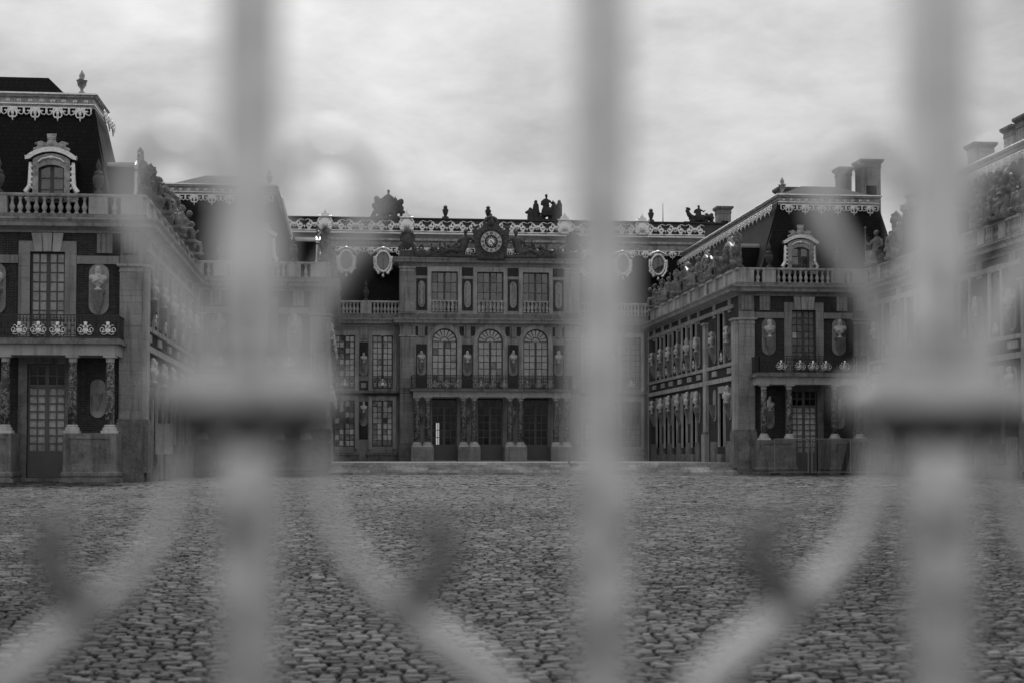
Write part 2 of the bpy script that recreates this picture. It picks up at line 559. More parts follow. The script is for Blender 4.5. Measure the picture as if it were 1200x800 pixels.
def seated_mesh(flip, extra):
    m = figure(MB(), flip=flip)
    m.box(-0.55, 0.55, -0.62, 0.45, -0.08, 0.08)
    if extra == 0:
        m.tube([(flip * 0.62, -0.3, 0.1), (flip * 0.62, -0.3, 1.9)], 0.04, 6)      # staff
        m.ball((flip * 0.62, -0.3, 1.95), 0.09)
    if extra == 1:
        m.ball((flip * 0.66, -0.32, 1.3), (0.17, 0.17, 0.17))                      # orb
    if extra == 2:                                                                  # child at the knee
        m.tube([(-flip * 0.55, -0.3, 0), (-flip * 0.52, -0.3, 0.62)], lambda t: 0.15 - 0.03 * t, 8)
        m.ball((-flip * 0.52, -0.33, 0.78), 0.12)
        m.tube([(-flip * 0.5, -0.3, 0.6), (-flip * 0.3, -0.4, 0.85)], 0.06, 6)
    return sculpt('seated_statue', m, 'stone_sculpture', 0.032, 0.014, 0.6)
SEATED = [seated_mesh(1, 0), seated_mesh(-1, 1), seated_mesh(1, 2)]
def trophy_mesh(seed, mat='stone_sculpture', wide=1.0, tall=1.0, plume=True):
    """heap of armour: cuirass, helmet with plume, shields, flags and drums"""
    r = random.Random(seed)
    m = MB()
    m.box(-0.5 * wide, 0.5 * wide, -0.4, 0.4, -0.08, 0.08)
    m.ball((0, 0, 0.35), (0.46 * wide, 0.36, 0.4))
    m.tube([(0, 0, 0.4), (0, 0, 0.85), (0, 0, 1.15)], lambda t: 0.22 + 0.1 * t, 10)       # cuirass
    for s in (-1, 1):
        m.ball((s * 0.3, 0, 1.1), (0.17, 0.16, 0.14))
        m.ball((s * 0.4 * wide, -0.22, 0.5), (0.25, 0.1, 0.36), (r.uniform(-15, 15), s * 18, 0))   # shields
        for k in range(3):
            a = s * (0.28 + 0.3 * k + r.uniform(-0.08, 0.08))
            ln = (1.35 - 0.15 * k) * tall
            mid = (math.sin(a) * ln * wide * 0.55, 0.12, 0.3 + math.cos(a) * ln * 0.6)
            tip = (math.sin(a) * ln * wide * 0.85, 0.12, 0.3 + math.cos(a) * ln * 0.95)
            m.tube([(s * 0.1, 0.14, 0.3), mid, tip], lambda t: 0.13 - 0.07 * t, 6)        # furled flags and quivers
            m.ball(mid, (0.16, 0.12, 0.34), (0, math.degrees(a), 0))
            if k == 1:
                m.ball((tip[0], 0.1, tip[2]), (0.1, 0.1, 0.12))
        m.ball((s * 0.58 * wide, -0.1, 0.16), (0.2, 0.2, 0.18))
    m.ball((0, -0.03, 1.42 * tall), (0.17, 0.2, 0.2))                                     # helmet
    m.tube([(0, 0, 1.1), (0, -0.02, 1.4 * tall)], 0.13, 8)
    if plume:
        m.tube([(0, -0.12, 1.58 * tall), (0, 0.05, 1.72 * tall), (0, 0.25, 1.55 * tall), (0, 0.3, 1.2 * tall)], lambda t: 0.12 - 0.04 * t, 6)
    for k in range(14):
        m.ball((r.uniform(-0.5, 0.5) * wide, r.uniform(-0.4, -0.15), r.uniform(0.1, 0.9)), (r.uniform(0.07, 0.16), 0.1, r.uniform(0.07, 0.16)))
    return sculpt('trophy', m, mat, 0.034, 0.022, 0.55)
TROPHY = [trophy_mesh(1), trophy_mesh(2, tall=1.15), trophy_mesh(5, wide=1.2)]
def ridge_group(kind):
    """allegorical groups on the ridge: figures amid flags, wings and clouds"""
    r = random.Random(40 + kind)
    m = MB()
    m.box(-1.5, 1.5, -0.45, 0.45, -0.1, 0.12)
    figure(m, o=(0.0 if kind != 1 else 0.1, 0, 0.35 if kind != 2 else 0.2), flip=1)
    if kind == 0:
        fan = ((-1.1, 1.15), (-0.7, 1.35), (-0.42, 1.0), (0.5, 1.05), (0.85, 1.3), (1.25, 1.05))
        for a, ln in fan:
            tip = (math.sin(a) * ln * 1.15, 0.1, 0.45 + math.cos(a) * ln)
            m.tube([(0.3 * math.sin(a), 0.1, 0.3), tip], lambda t: 0.2 + 0.06 * t, 7)
            m.ball(tip, (0.22, 0.14, 0.2), (0, math.degrees(a), 0))
    elif kind == 1:
        for x, h in ((-1.2, 0.75), (-0.75, 1.35), (0.75, 1.25), (1.2, 1.4)):
            m.tube([(x, 0, 0), (x * 1.03, 0, h * 0.6), (x * 1.06, 0, h)], lambda t: 0.36 - 0.12 * t, 8)
            m.ball((x * 1.06, 0, h + 0.14), (0.16, 0.15, 0.19))
        m.tube([(-1.1, 0, 0.4), (-1.5, 0, 0.75), (-1.7, 0, 0.6)], 0.13, 6)
        m.ball((1.3, 0, 1.0), (0.2, 0.1, 0.5), (0, 18, 0))
    else:
        m.tube([(-0.4, 0, 0.5), (-0.9, 0, 0.9), (-1.15, 0, 1.5)], lambda t: 0.3 - 0.12 * t, 8)      # rearing horse
        m.ball((-1.0, 0, 1.6), (0.28, 0.14, 0.16), (0, 25, 0))
        m.tube([(0.3, 0, 0.6), (1.0, 0, 0.75), (1.5, 0, 0.5)], lambda t: 0.34 - 0.1 * t, 8)
        for x in (0.8, 1.3):
            m.tube([(x, -0.1, 0.6), (x + 0.1, -0.15, 0.0)], 0.12, 6)
            m.ball((x, 0, 0.95), (0.2, 0.16, 0.22))
    for k in range(16):
        m.ball((r.uniform(-1.3, 1.3), r.uniform(-0.3, 0.2), r.uniform(0.15, 0.6)), (r.uniform(0.14, 0.28), 0.2, r.uniform(0.14, 0.28)))
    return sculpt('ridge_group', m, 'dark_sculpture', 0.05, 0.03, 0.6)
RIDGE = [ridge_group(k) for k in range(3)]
def parapet_cartouche():
    m = MB()
    m.box(-0.75, 0.75, -0.35, 0.35, -0.05, 0.5)
    m.ball((0, -0.05, 1.25), (0.62, 0.3, 0.7))
    m.ball((0, -0.25, 1.3), (0.4, 0.2, 0.48))
    for s in (-1, 1):
        m.tube([(s * 0.8, -0.05, 0.45), (s * 0.72, -0.05, 0.8), (s * 0.5, -0.05, 1.0)], 0.17, 7)
        m.tube([(s * 0.6, -0.05, 1.3), (s * 0.68, -0.05, 1.7), (s * 0.4, -0.05, 2.0)], 0.13, 7)
        m.ball((s * 0.62, -0.1, 0.62), (0.22, 0.2, 0.22))
    m.ball((0, 0, 2.02), (0.4, 0.25, 0.22))
    for k in range(5):
        m.ball(((k - 2) * 0.15, -0.05, 2.2 - 0.03 * abs(k - 2)), (0.07, 0.08, 0.16), sub=1)
    return sculpt('parapet_cartouche', m, 'mid_sculpture', 0.045, 0.02, 0.6)
PCART = parapet_cartouche()

# lambrequin pendant: a drop between two half swags, about 1.06 m wide and 0.75 m high
def pendant_mesh(mat='gilt'):
    m = MB()
    m.box(-0.53, 0.53, -0.03, 0.03, -0.07, 0.0)
    for s in (-1, 1):
        m.tube([(s * 0.53, 0, -0.3), (s * 0.42, 0, -0.4), (s * 0.3, 0, -0.34), (s * 0.2, 0, -0.14), (s * 0.1, 0, -0.05)], 0.045, 6)
        m.tube([(s * 0.53, 0, -0.05), (s * 0.5, 0, -0.22), (s * 0.53, 0, -0.32)], 0.045, 6)
        m.tube([(s * 0.04, 0, -0.1), (s * 0.17, 0, -0.3), (s * 0.2, 0, -0.44), (s * 0.1, 0, -0.5)], 0.045, 6)
        m.ball((s * 0.34, -0.01, -0.2), 0.07, sub=1)
        m.ball((s * 0.12, -0.01, -0.52), (0.07, 0.05, 0.06), sub=1)
    m.tube([(0, 0, -0.05), (0, 0, -0.7)], lambda t: 0.085 - 0.05 * t, 6)
    m.ball((0, -0.01, -0.34), (0.09, 0.06, 0.12), sub=1)
    m.ball((0, 0, -0.66), (0.05, 0.04, 0.07), sub=1)
    return sculpt('pendant', m, mat, 0.028, 0.0, 0.4)
PENDANT = pendant_mesh()
# ridge crest: two scrolls and a palmette, 1.75 m wide and 1.1 m high
def crest_mesh():
    m = MB()
    m.box(-0.88, 0.88, -0.04, 0.04, 0.0, 0.1)
    for s in (-1, 1):
        m.tube([(s * 0.06, 0, 0.25), (s * 0.25, 0, 0.75), (s * 0.55, 0, 0.9), (s * 0.87, 0, 0.78)], 0.06, 6)
        m.tube([(x * s, y, z) for x, y, z in spiral((0.52, 0.42), 0.32, 0.06, PI / 2, 1.6, 22)], 0.052, 6)
        m.ball((s * 0.52, -0.02, 0.42), 0.1, sub=1)
        m.ball((s * 0.86, -0.02, 0.3), (0.07, 0.05, 0.2), sub=1)
    for k in range(5):
        a = (k - 2) * 0.42
        m.ball((math.sin(a) * 0.2, -0.02, 0.3 + math.cos(a) * 0.26), (0.06, 0.05, 0.18), (0, math.degrees(a), 0), sub=1)
    return sculpt('crest', m, 'gilt', 0.04, 0.0, 0.45)
CREST = crest_mesh()
def cartouche_mesh():
    m = MB()
    m.box(-0.55, 0.55, -0.12, 0.12, 0.0, 1.25)
    m.ball((0, -0.14, 0.65), (0.3, 0.1, 0.4))
    for s in (-1, 1):
        m.tube([(x * s, -0.12, z) for x, y, z in spiral((0.4, 0.35), 0.22, 0.05, -PI / 2, 1.3, 14)], 0.06, 6)
        m.tube([(s * 0.5, -0.1, 0.6), (s * 0.62, -0.1, 0.9), (s * 0.35, -0.1, 1.2)], 0.08, 6)
    m.box(-0.65, 0.65, -0.2, 0.2, 1.2, 1.34)
    m.ball((0, 0, 1.45), (0.42, 0.16, 0.22))
    m.ball((0, 0, 1.68), (0.16, 0.14, 0.12))
    m.ball((0, 0, 1.84), (0.06, 0.06, 0.14))
    return sculpt('cartouche', m, 'gilt', 0.045, 0.0, 0.5)
CARTOUCHE = cartouche_mesh()

# ------------------------------------------------------------------ windows
class Frame:
    """a facade: x along it, z up, w outwards (towards the court)"""
    def __init__(self, origin, rz, root):
        self.o, self.rz = Vector(origin) - root.location, rz
        self.c, self.s = math.cos(rz), math.sin(rz)
        self.root = root
    def __call__(self, x, z, w=0.0):
        return (self.o.x + self.c * x + self.s * w, self.o.y + self.s * x - self.c * w, self.o.z + z)
    def put(self, name, mb, mat, smooth=False, parent=None):          # mesh in facade coordinates
        return place(name, mb.mesh(name, mat, smooth), self.root if parent is None else parent, self(0, 0), self.rz)
    def at(self, name, me, x, z, w=0.0, scale=None):
        return place(name, me, self.root, self(x, z, w), self.rz, scale)

WCACHE = {}
def window_kit(w, h, cols, rows, solid_base=0.0, arched=False, mat='paint_grey', transom=None):
    """two glazed leaves; returns frame mesh and pane list (x, z, mesh) in window coordinates, z from the sill"""
    key = (w, h, cols, rows, solid_base, arched, mat, transom)
    if key in WCACHE:
        return WCACHE[key]
    holes, panes = [], []
    st, mu = 0.11, 0.055
    leaf = w / 2
    zones = [(solid_base + (0.1 if solid_base else 0.09), h - (0.05 if arched else 0.08), rows)]
    if transom:
        zones = [(zones[0][0], transom - 0.06, rows), (transom + 0.06, zones[0][1], 2)]
    for lx in (-leaf, 0):
        for z0, z1, nr in zones:
            pw = (leaf - st * 1.6 - mu * (cols - 1)) / cols
            ph = (z1 - z0 - mu * (nr - 1)) / nr
            for i in range(cols):
                for j in range(nr):
                    x0 = lx + st * 0.8 + i * (pw + mu)
                    q0 = z0 + j * (ph + mu)
                    holes.append((round(x0, 4), round(x0 + pw, 4), round(q0, 4), round(q0 + ph, 4)))
                    panes.append((x0 + pw / 2, q0 + ph / 2, pw, ph))
    fm = MB().wall(-w / 2, w / 2, 0, h, holes, 0.0, 0.07).mesh('window_frame', mat)
    out = []
    pc = {}
    for x, z, pw, ph in panes:
        k = (round(pw, 3), round(ph, 3))
        if k not in pc:
            pc[k] = MB().box(-pw / 2 - 0.01, pw / 2 + 0.01, -0.004, 0.004, -ph / 2 - 0.01, ph / 2 + 0.01).mesh('pane', 'door_glass' if mat == 'door_paint' else 'glass')
        out.append((x, z, pc[k]))
    cm = MB().grid([-w / 2 + w * i / 14 for i in range(15)], [0.02, h - 0.02], lambda i, j: True, lambda u, v: (u, v), 0.0, 0.01)
    for i, (x, y, z) in enumerate(cm.v):
        cm.v[i] = (x, y + 0.03 * math.sin(x * 19), z)
    cmesh = cm.mesh('curtain', 'curtain', 'all')
    fan = None
    if arched:
        rad = w / 2
        us = [0.0]
        nw = 8
        for k in range(nw):
            a0, a1 = PI * k / nw, PI * (k + 1) / nw
            g = 0.045
            us += [a0 + g, (a0 + a1) / 2, a1 - g]
        us.append(PI)
        us = sorted(us)
        vs_ = [0.0, rad * 0.3, rad * 0.36, rad * 0.9, rad * 1.0]
        def solid(i, j):
            mid = (us[i] + us[i + 1]) / 2
            inw = any(PI * k / nw + 0.045 < mid < PI * (k + 1) / nw - 0.045 for k in range(nw))
            return j in (1, 3) or (j == 2 and not inw)
        fmb = MB().grid(us, vs_[1:], lambda i, j: solid(i, j + 1), lambda u, v: (v * math.cos(u), v * math.sin(u)), 0.0, 0.07)
        wed = []
        for k in range(nw):
            a0, a1 = PI * k / nw + 0.04, PI * (k + 1) / nw - 0.04
            am = (a0 + a1) / 2
            pts = [(rad * 0.35 * math.cos(a0), rad * 0.35 * math.sin(a0)), (rad * 0.91 * math.cos(a0), rad * 0.91 * math.sin(a0)),
                   (rad * 0.91 * math.cos(am), rad * 0.91 * math.sin(am)), (rad * 0.91 * math.cos(a1), rad * 0.91 * math.sin(a1)),
                   (rad * 0.35 * math.cos(a1), rad * 0.35 * math.sin(a1))]
            wed.append(MB().prism(pts, -0.004, 0.004).mesh('pane', 'glass'))
        hub = [(rad * 0.31 * math.cos(PI * i / 8), rad * 0.31 * math.sin(PI * i / 8)) for i in range(9)]
        wed.append(MB().prism(hub, -0.004, 0.004).mesh('pane', 'glass'))
        disc = [(rad * math.cos(PI * i / 12), rad * math.sin(PI * i / 12)) for i in range(13)]
        fan = (fmb.mesh('fanlight', mat), wed, MB().prism(disc, 0, 0.01).mesh('curtain', 'curtain'))
    WCACHE[key] = (fm, out, cmesh, fan)
    return WCACHE[key]
def window(fr, x, z, w, h, cols=2, rows=8, curtain=True, arched=False, recess=0.16, name='window', mat='paint_grey', solid_base=0.0, transom=None, skip=0.0):
    fm, panes, cm, fan = window_kit(w, h, cols, rows, solid_base, arched, mat, transom)
    o = fr.at(name, fm, x, z, -recess)
    for px_, pz, me in panes:
        p = place('pane', me, o, (px_, 0.03, pz))
        tl = 0.004 if name == 'door' else 0.025
        p.rotation_euler = (random.gauss(0, tl), 0, random.gauss(0, tl))
    if curtain:
        c = place('curtain', cm, o, (0, 0.11, 0))
        if curtain != True:
            c.scale = (1, 1, curtain)
    if fan:
        place('fanlight', fan[0], o, (0, 0, h))
        for me in fan[1]:
            p = place('pane', me, o, (0, 0.03, h))
            p.rotation_euler = (random.gauss(0, 0.01), 0, random.gauss(0, 0.01))
        if curtain:
            place('curtain', fan[2], o, (0, 0.1, h))
    return o

# balcony railing: bars and scrolls of wrought iron with gilded masks
def mask_mesh():
    m = MB()
    m.ball((0, -0.03, 0.66), (0.11, 0.09, 0.13), sub=1)
    m.ball((0, -0.01, 0.78), (0.14, 0.06, 0.07), sub=1)
    m.prism([(-0.12, 0.48), (0.12, 0.48), (0.11, 0.26), (0, 0.18), (-0.11, 0.26)], -0.05, 0.02)
    for s in (-1, 1):
        m.tube([(x * s, -0.02, z) for x, y, z in spiral((0.27, 0.42), 0.17, 0.04, PI, 1.25, 14)], 0.035, 6)
        m.tube([(s * 0.1, -0.02, 0.55), (s * 0.22, -0.02, 0.66), (s * 0.3, -0.02, 0.6)], 0.035, 6)
        m.tube([(s * 0.06, -0.02, 0.2), (s * 0.2, -0.02, 0.16), (s * 0.33, -0.02, 0.22)], 0.03, 6)
    m.tube([(-0.12, -0.01, 0.5), (0, -0.01, 0.56), (0.12, -0.01, 0.5)], 0.06, 6)
    return sculpt('ornament', m, 'gilt', 0.026, 0.0, 0.5)
MASK = mask_mesh()
MASK_DULL = MASK.copy()
MASK_DULL.materials[0] = MATS['gilt_worn']
def railing(fr, x0, x1, z, w, ornaments, h=1.1, returns=0.0, osc=0.9, orn=None):
    m = MB()
    segs = [((x0, w), (x1, w))]
    if returns:
        segs += [((x0, w - returns), (x0, w)), ((x1, w - returns), (x1, w))]
    for (a, wa), (b, wb) in segs:
        ln = math.hypot(b - a, wb - wa)
        n = max(2, int(ln / 0.15))
        for zz, r in ((0.05, 0.03), (h, 0.035), (0.16, 0.018), (h - 0.12, 0.018)):
            m.tube([(a, -wa, zz), (b, -wb, zz)], r, 4)
        for i in range(n + 1):
            t = i / n
            x, ww = a + (b - a) * t, wa + (wb - wa) * t
            m.tube([(x, -ww, 0.0), (x, -ww, h)], 0.02 if i % 6 else 0.032, 4)
            if wa == wb and i < n:
                c = x + ln / n / 2
                m.tube([(cx, -ww, cz) for cx, _, cz in spiral((c, h - 0.24), 0.06, 0.06, 0, 1.0, 8)], 0.02, 4)
                m.tube([(cx, -ww, cz) for cx, _, cz in spiral((c, 0.32 + 0.28 * (i % 2)), 0.07, 0.03, PI * (i % 2), 1.3, 9)], 0.024, 4)
    o = place('railing', m.mesh('railing', 'iron'), fr.root, fr(0, z), fr.rz)
    o['kind'] = 'stuff'
    for x in ornaments:
        place('ornament', orn or MASK, o, (x, -w - 0.03, 0.02 + random.uniform(-0.02, 0.02)), 0, osc)
    return o

# dormer with gilded surround
def dormer_kit():
    k = {}
    arc = lambda r, zc, a0, a1, n=12: [(r * math.cos(a0 + (a1 - a0) * i / n), zc + r * math.sin(a0 + (a1 - a0) * i / n)) for i in range(n + 1)]
    inner = [(0.6, 0.0)] + [(0.6, 1.45)] + [(x, z) for x, z in arc(1.2, 0.42, R(60), R(120))] + [(-0.6, 1.45), (-0.6, 0.0)]
    outer = [(-0.86, 0.0), (-0.86, 1.75)] + [(x, z) for x, z in arc(1.6, 0.5, R(122), R(58))] + [(0.86, 1.75), (0.86, 0.0)]
    k['surround'] = MB().prism(inner + outer, -0.16, 0.05).mesh('dormer_surround', 'gilt_worn')
    hood_i = [(x, z) for x, z in arc(1.66, 0.5, R(54), R(126))]
    hood_o = [(x, z) for x, z in arc(1.86, 0.5, R(128), R(52))]
    k['hood'] = MB().prism([(1.18, 1.8)] + hood_i + [(-1.18, 1.8), (-1.2, 1.98)] + hood_o + [(1.2, 1.98)], -0.34, 0.05).mesh('dormer_hood', 'gilt')
    m = MB()
    m.tube([(0.98, 0, 1.75), (1.0, 0, 1.1), (1.02, 0, 0.7), (1.22, 0, 0.4)], lambda t: 0.1 + 0.05 * t, 8)
    m.tube(spiral((1.02, 0.22), 0.22, 0.05, 0.6, -1.4, 16, -0.06), 0.06, 6)
    m.ball((1.02, -0.04, 0.22), (0.16, 0.1, 0.16))
    m.box(0.82, 1.2, -0.1, 0.1, -0.02, 0.08)
    for i in range(6):
        m.ball((0.86, -0.08, 0.35 + 0.24 * i), (0.07, 0.06, 0.08), sub=1)
    k['scroll'] = sculpt('dormer_scroll', m, 'gilt', 0.035, 0.0, 0.5)
    m = MB()
    m.ball((0, 0, 0.2), (0.26, 0.18, 0.24))
    m.box(-0.2, 0.2, -0.14, 0.14, 0.38, 0.52)
    for i in range(5):
        m.ball(((i - 2) * 0.1, 0, 0.58), (0.045, 0.06, 0.1), sub=1)
    for s in (-1, 1):
        m.tube([(s * 0.2, 0, 0.1), (s * 0.5, 0, 0.26), (s * 0.78, 0, 0.2)], lambda t: 0.11 - 0.05 * t, 6)
        m.tube([(s * 0.2, 0, 0.05), (s * 0.55, 0, 0.05), (s * 0.85, 0, -0.06)], 0.08, 6)
        m.ball((s * 0.5, -0.03, 0.12), (0.16, 0.1, 0.1))
    k['crown'] = sculpt('dormer_crown', m, 'gilt_worn', 0.035, 0.0, 0.5)
    m = MB()
    for s in (-1, 1):
        m.tube([(0, -0.2, 1.98), (s * 0.2, -0.2, 1.9), (s * 0.42, -0.2, 1.86), (s * 0.62, -0.2, 1.7)], 0.07, 6)
        m.ball((s * 0.34, -0.2, 1.86), (0.12, 0.06, 0.08), sub=1)
    m.ball((0, -0.22, 1.92), (0.14, 0.08, 0.14), sub=1)
    k['garland'] = sculpt('garland', m, 'gilt', 0.035, 0.0, 0.5)
    roof = [(-1.1, 0), (-1.1, 1.9)] + [(x, z) for x, z in arc(1.8, 0.46, R(127), R(53))] + [(1.1, 1.9), (1.1, 0)]
    k['body'] = roof
    return k
DK = dormer_kit()
def dormer(fr, x, z, w, depth=3.6):
    body = MB().grid([0, 1], [0, 1], lambda i, j: False, lambda u, v: (u, v), 0, 1)
    pts = DK['body']
    n = len(pts)
    vs = [(px_, 0.06, pz) for px_, pz in pts] + [(px_, depth, pz) for px_, pz in pts] 
    inn = [(px_ * 0.84, 0.06, max(0.0, pz * 0.93)) for px_, pz in pts] + [(px_ * 0.84, depth, max(0.0, pz * 0.93)) for px_, pz in pts]
    fs = []
    for i in range(n - 1):
        fs += [(i, i + 1, n + i + 1, n + i), (2 * n + i, 3 * n + i, 3 * n + i + 1, 2 * n + i + 1), (i, 2 * n + i, 2 * n + i + 1, i + 1)]
    body.add(vs + inn, fs)
    d = fr.at('dormer', body.mesh('dormer', 'slate'), x, z, w, (1.0, 1.0, 1.1))
    place('surround', DK['surround'], d)
    place('hood', DK['hood'], d)
    place('scroll', DK['scroll'], d)
    place('scroll', DK['scroll'], d, scale=(-1, 1, 1))
    place('crown', DK['crown'], d, (0, -0.1, 2.32))
    place('garland', DK['garland'], d)
    fm, panes, cm, _ = window_kit(1.2, 1.62, 1, 3, 0.0, False, 'paint_grey', None)
    place('window_frame', fm, d, (0, 0.1, 0))
    for px_, pz, me in panes:
        p = place('pane', me, d, (px_, 0.13, pz))
        p.rotation_euler = (random.gauss(0, 0.02), 0, random.gauss(0, 0.02))
    place('curtain', DCUR, d, (0, 0.3, 0))
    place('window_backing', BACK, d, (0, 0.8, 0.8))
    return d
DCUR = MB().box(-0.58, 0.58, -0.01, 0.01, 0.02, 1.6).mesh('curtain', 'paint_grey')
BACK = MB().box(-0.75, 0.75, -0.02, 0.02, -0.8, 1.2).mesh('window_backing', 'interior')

# ------------------------------------------------------------------ ground
def gz(Y):
    return -0.35 + 0.35 * min(max(Y / 75.0, 0.0), 1.0)
def ground():
    m = MB()
    ys = [-600, -30, 0, 20, 40, 60, 75, 140, 600, 1500]
    xs = [-900, -60, -20, 0, 20, 60, 900]
    vs = [(x, y, gz(y) - 0.02) for y in ys for x in xs]
    n = len(xs)
    fs = [(j * n + i, j * n + i + 1, (j + 1) * n + i + 1, (j + 1) * n + i) for j in range(len(ys) - 1) for i in range(n - 1)]
    m.add(vs, fs)
    return tag(place('ground', m.mesh('ground', 'paving_far', 'all')), 'worn grey cobbled palace forecourt', kind='structure')
GROUND = ground()

def cobbles():
    """courses of rounded setts; the nearest three hundred in view are single objects"""
    V, Fc, T = [], [], []
    singles = []
    y = 6.6
    ysplit = 98.8
    while y < ysplit:
        big = 1.0 if y < 24 else 1.35 if y < 40 else 1.9 if y < 60 else 3.0
        d = rng.uniform(0.115, 0.15) * big
        if 65.6 < y < 66.7:
            y += d
            continue
        xa, xb = -0.26 * y - 3.0, 0.46 * y + 3.0
        x = xa + rng.uniform(0, 0.15)
        wob = rng.uniform(0, 6.28)
        lo_tone = 1.0
        while x < xb:
            w = rng.uniform(0.10, 0.2) * big
            g = rng.uniform(0.016, 0.03) * big
            cx = x + w / 2
            yy = y + 0.03 * math.sin(x * 0.45 + 0.3 * y)
            cy = yy + d / 2
            zc = gz(cy) + 0.012 * noise.noise((cx * 0.8, cy * 0.8, 0)) 
            zt = zc + 0.02 + rng.normal(0, 0.003)
            hx, hy = (w - g) / 2, (d - g * 1.25) / 2
            tx, ty = rng.normal(0, 0.05), rng.normal(0, 0.07)
            b = 0.012 * big
            j = rng.uniform(-0.008, 0.008, (4, 2))
            zone = noise.noise((cx * 0.18, cy * 0.09, 3.0)) * 0.45 + noise.noise((cx * 0.6, cy * 0.35, 9.0)) * 0.35
            tone = max(0.25, 1.0 + zone + rng.normal(0, 0.42))
            pts = []
            for lev in range(3):
                k = (1.0, 1.0, 0.0)[lev]
                for q, (sx, sy) in enumerate(((-1, -1), (1, -1), (1, 1), (-1, 1))):
                    ox = sx * (hx - (0.012 * big if lev == 2 else 0.0)) + j[q, 0]
                    oy = sy * (hy - (0.014 * big if lev == 2 else 0.0)) + j[q, 1]
                    oz = (zc - 0.06, zt - 0.014, zt + ox * tx + oy * ty)[lev]
                    if lev == 1:
                        oz += ox * tx + oy * ty
                    pts.append((ox, oy, oz))
            pts.append((0, 0, zt + 0.002))
            fs = [(0, 1, 5, 4), (1, 2, 6, 5), (2, 3, 7, 6), (3, 0, 4, 7), (4, 5, 9, 8), (5, 6, 10, 9), (6, 7, 11, 10), (7, 4, 8, 11), (8, 9, 12), (9, 10, 12), (10, 11, 12), (11, 8, 12)]
            a = (cx - 0.1036 * cy)
            inview = -0.33 * cy < a < 0.34 * cy and cy > 10.4
            if inview and len(singles) < 300:
                me = bpy.data.meshes.new('cobble')
                me.from_pydata([(p[0], p[1], p[2] - zc) for p in pts], [], fs)
                me.materials.append(MATS['cobblestone'])
                at = me.attributes.new('tone', 'FLOAT', 'FACE')
                at.data.foreach_set('value', [tone] * len(fs))
                singles.append(place('cobble', me, GROUND, (cx, cy, zc)))
            else:
                n = len(V)
                V.extend((p[0] + cx, p[1] + cy, p[2]) for p in pts)
                Fc.extend(tuple(i + n for i in f) for f in fs)
                T.extend([tone] * len(fs))
            x += w
        y += d
    me = bpy.data.meshes.new('cobbles')
    me.from_pydata(V, [], Fc)
    me.materials.append(MATS['cobblestone'])
    at = me.attributes.new('tone', 'FLOAT', 'FACE')
    at.data.foreach_set('value', T)
    o = place('cobbles', me, GROUND)
    o['kind'] = 'stuff'
    bed = MB()
    ys = [6.0, 30, 75, 99.6]
    vs = [(x, y, gz(y) - 0.016) for y in ys for x in (-0.26 * y - 3.4, 0.46 * y + 3.4)]
    bed.add(vs, [(2 * i, 2 * i + 1, 2 * i + 3, 2 * i + 2) for i in range(3)])
    tag(place('joint_bed', bed.mesh('joint_bed', 'joint_sand')), 'dark sand between the cobbles of the forecourt', kind='structure')
cobbles()
# a band of long flat slabs crossing the court before the steps
for k in range(34):
    x0 = -9.0 + k * 1.35
    sl = MB().box(0, 1.33, 0, 0.75, -0.05, 0.004 + 0.004 * random.random()).mesh('paving_slab', 'court_marble')
    place('paving_slab', sl, GROUND, (x0, 66.0, gz(66.4)))

# ------------------------------------------------------------------ marble court and its steps
XL, XR, YF, YB = -1.5, 25.25, 100.0, 131.0
CZ = 0.8
m = MB().box(XL - 0.5, XR + 0.5, 101.2, 133.0, 0.3, CZ)
tag(place('marble_court', m.mesh('marble_court', 'court_marble')), 'raised marble court before the clock facade', kind='structure')
st = empty('court_steps', ((XL + XR) / 2, 100, 0))
tag(st, 'low flight of worn stone steps up to the marble court', 'steps')
for i in range(5):
    y0 = 99.7 + 0.32 * i
    z1 = CZ * (i + 1) / 5
    xx = XL
    while xx < XR - 0.2:
        ln = min(random.uniform(1.6, 2.8), XR - xx)
        b = MB().box(xx + 0.006, xx + ln - 0.006, y0 + random.uniform(0, 0.02), 101.3, -0.1 if i == 0 else CZ * i / 5 + 0.001, z1 - random.uniform(0, 0.012))
        place('step_stone', b.mesh('step_stone', 'step_marble'), st, (-st.location.x, -100, 0))
        xx += ln

# ------------------------------------------------------------------ column
def column_kit(h, r):
    sh = MB().lathe([(r * 1.0, 0), (r * 1.02, h * 0.3), (r * 0.98, h * 0.6), (r * 0.86, h)], 14).mesh('column', 'red_marble', 'all')
    ba = MB().lathe([(r * 1.55, -0.26), (r * 1.6, -0.2), (r * 1.55, -0.12), (r * 1.2, -0.08), (r * 1.3, -0.03), (r * 1.1, 0.02)], 14).mesh('column_base', 'white_marble', 50)
    pl = MB().box(-r * 1.65, r * 1.65, -r * 1.65, r * 1.65, -0.38, -0.25).mesh('plinth', 'white_marble')
    ca = MB().lathe([(r * 0.88, h - 0.06), (r * 0.95, h), (r * 0.9, h + 0.04), (r * 0.92, h + 0.1), (r * 1.25, h + 0.16)], 14).mesh('capital', 'stone_white', 50)
    ab = MB().box(-r * 1.35, r * 1.35, -r * 1.35, r * 1.35, h + 0.155, h + 0.24).mesh('abacus', 'stone_white')
    return sh, ba, pl, ca, ab
def column(fr, kit, x, z, w):
    o = fr.at('column', kit[0], x, z, w)
    for n, me in zip(('base', 'plinth', 'capital', 'abacus'), kit[1:]):
        place(n, me, o)
    return o
COLW = column_kit(2.93, 0.21)
COLC = column_kit(3.45, 0.25)

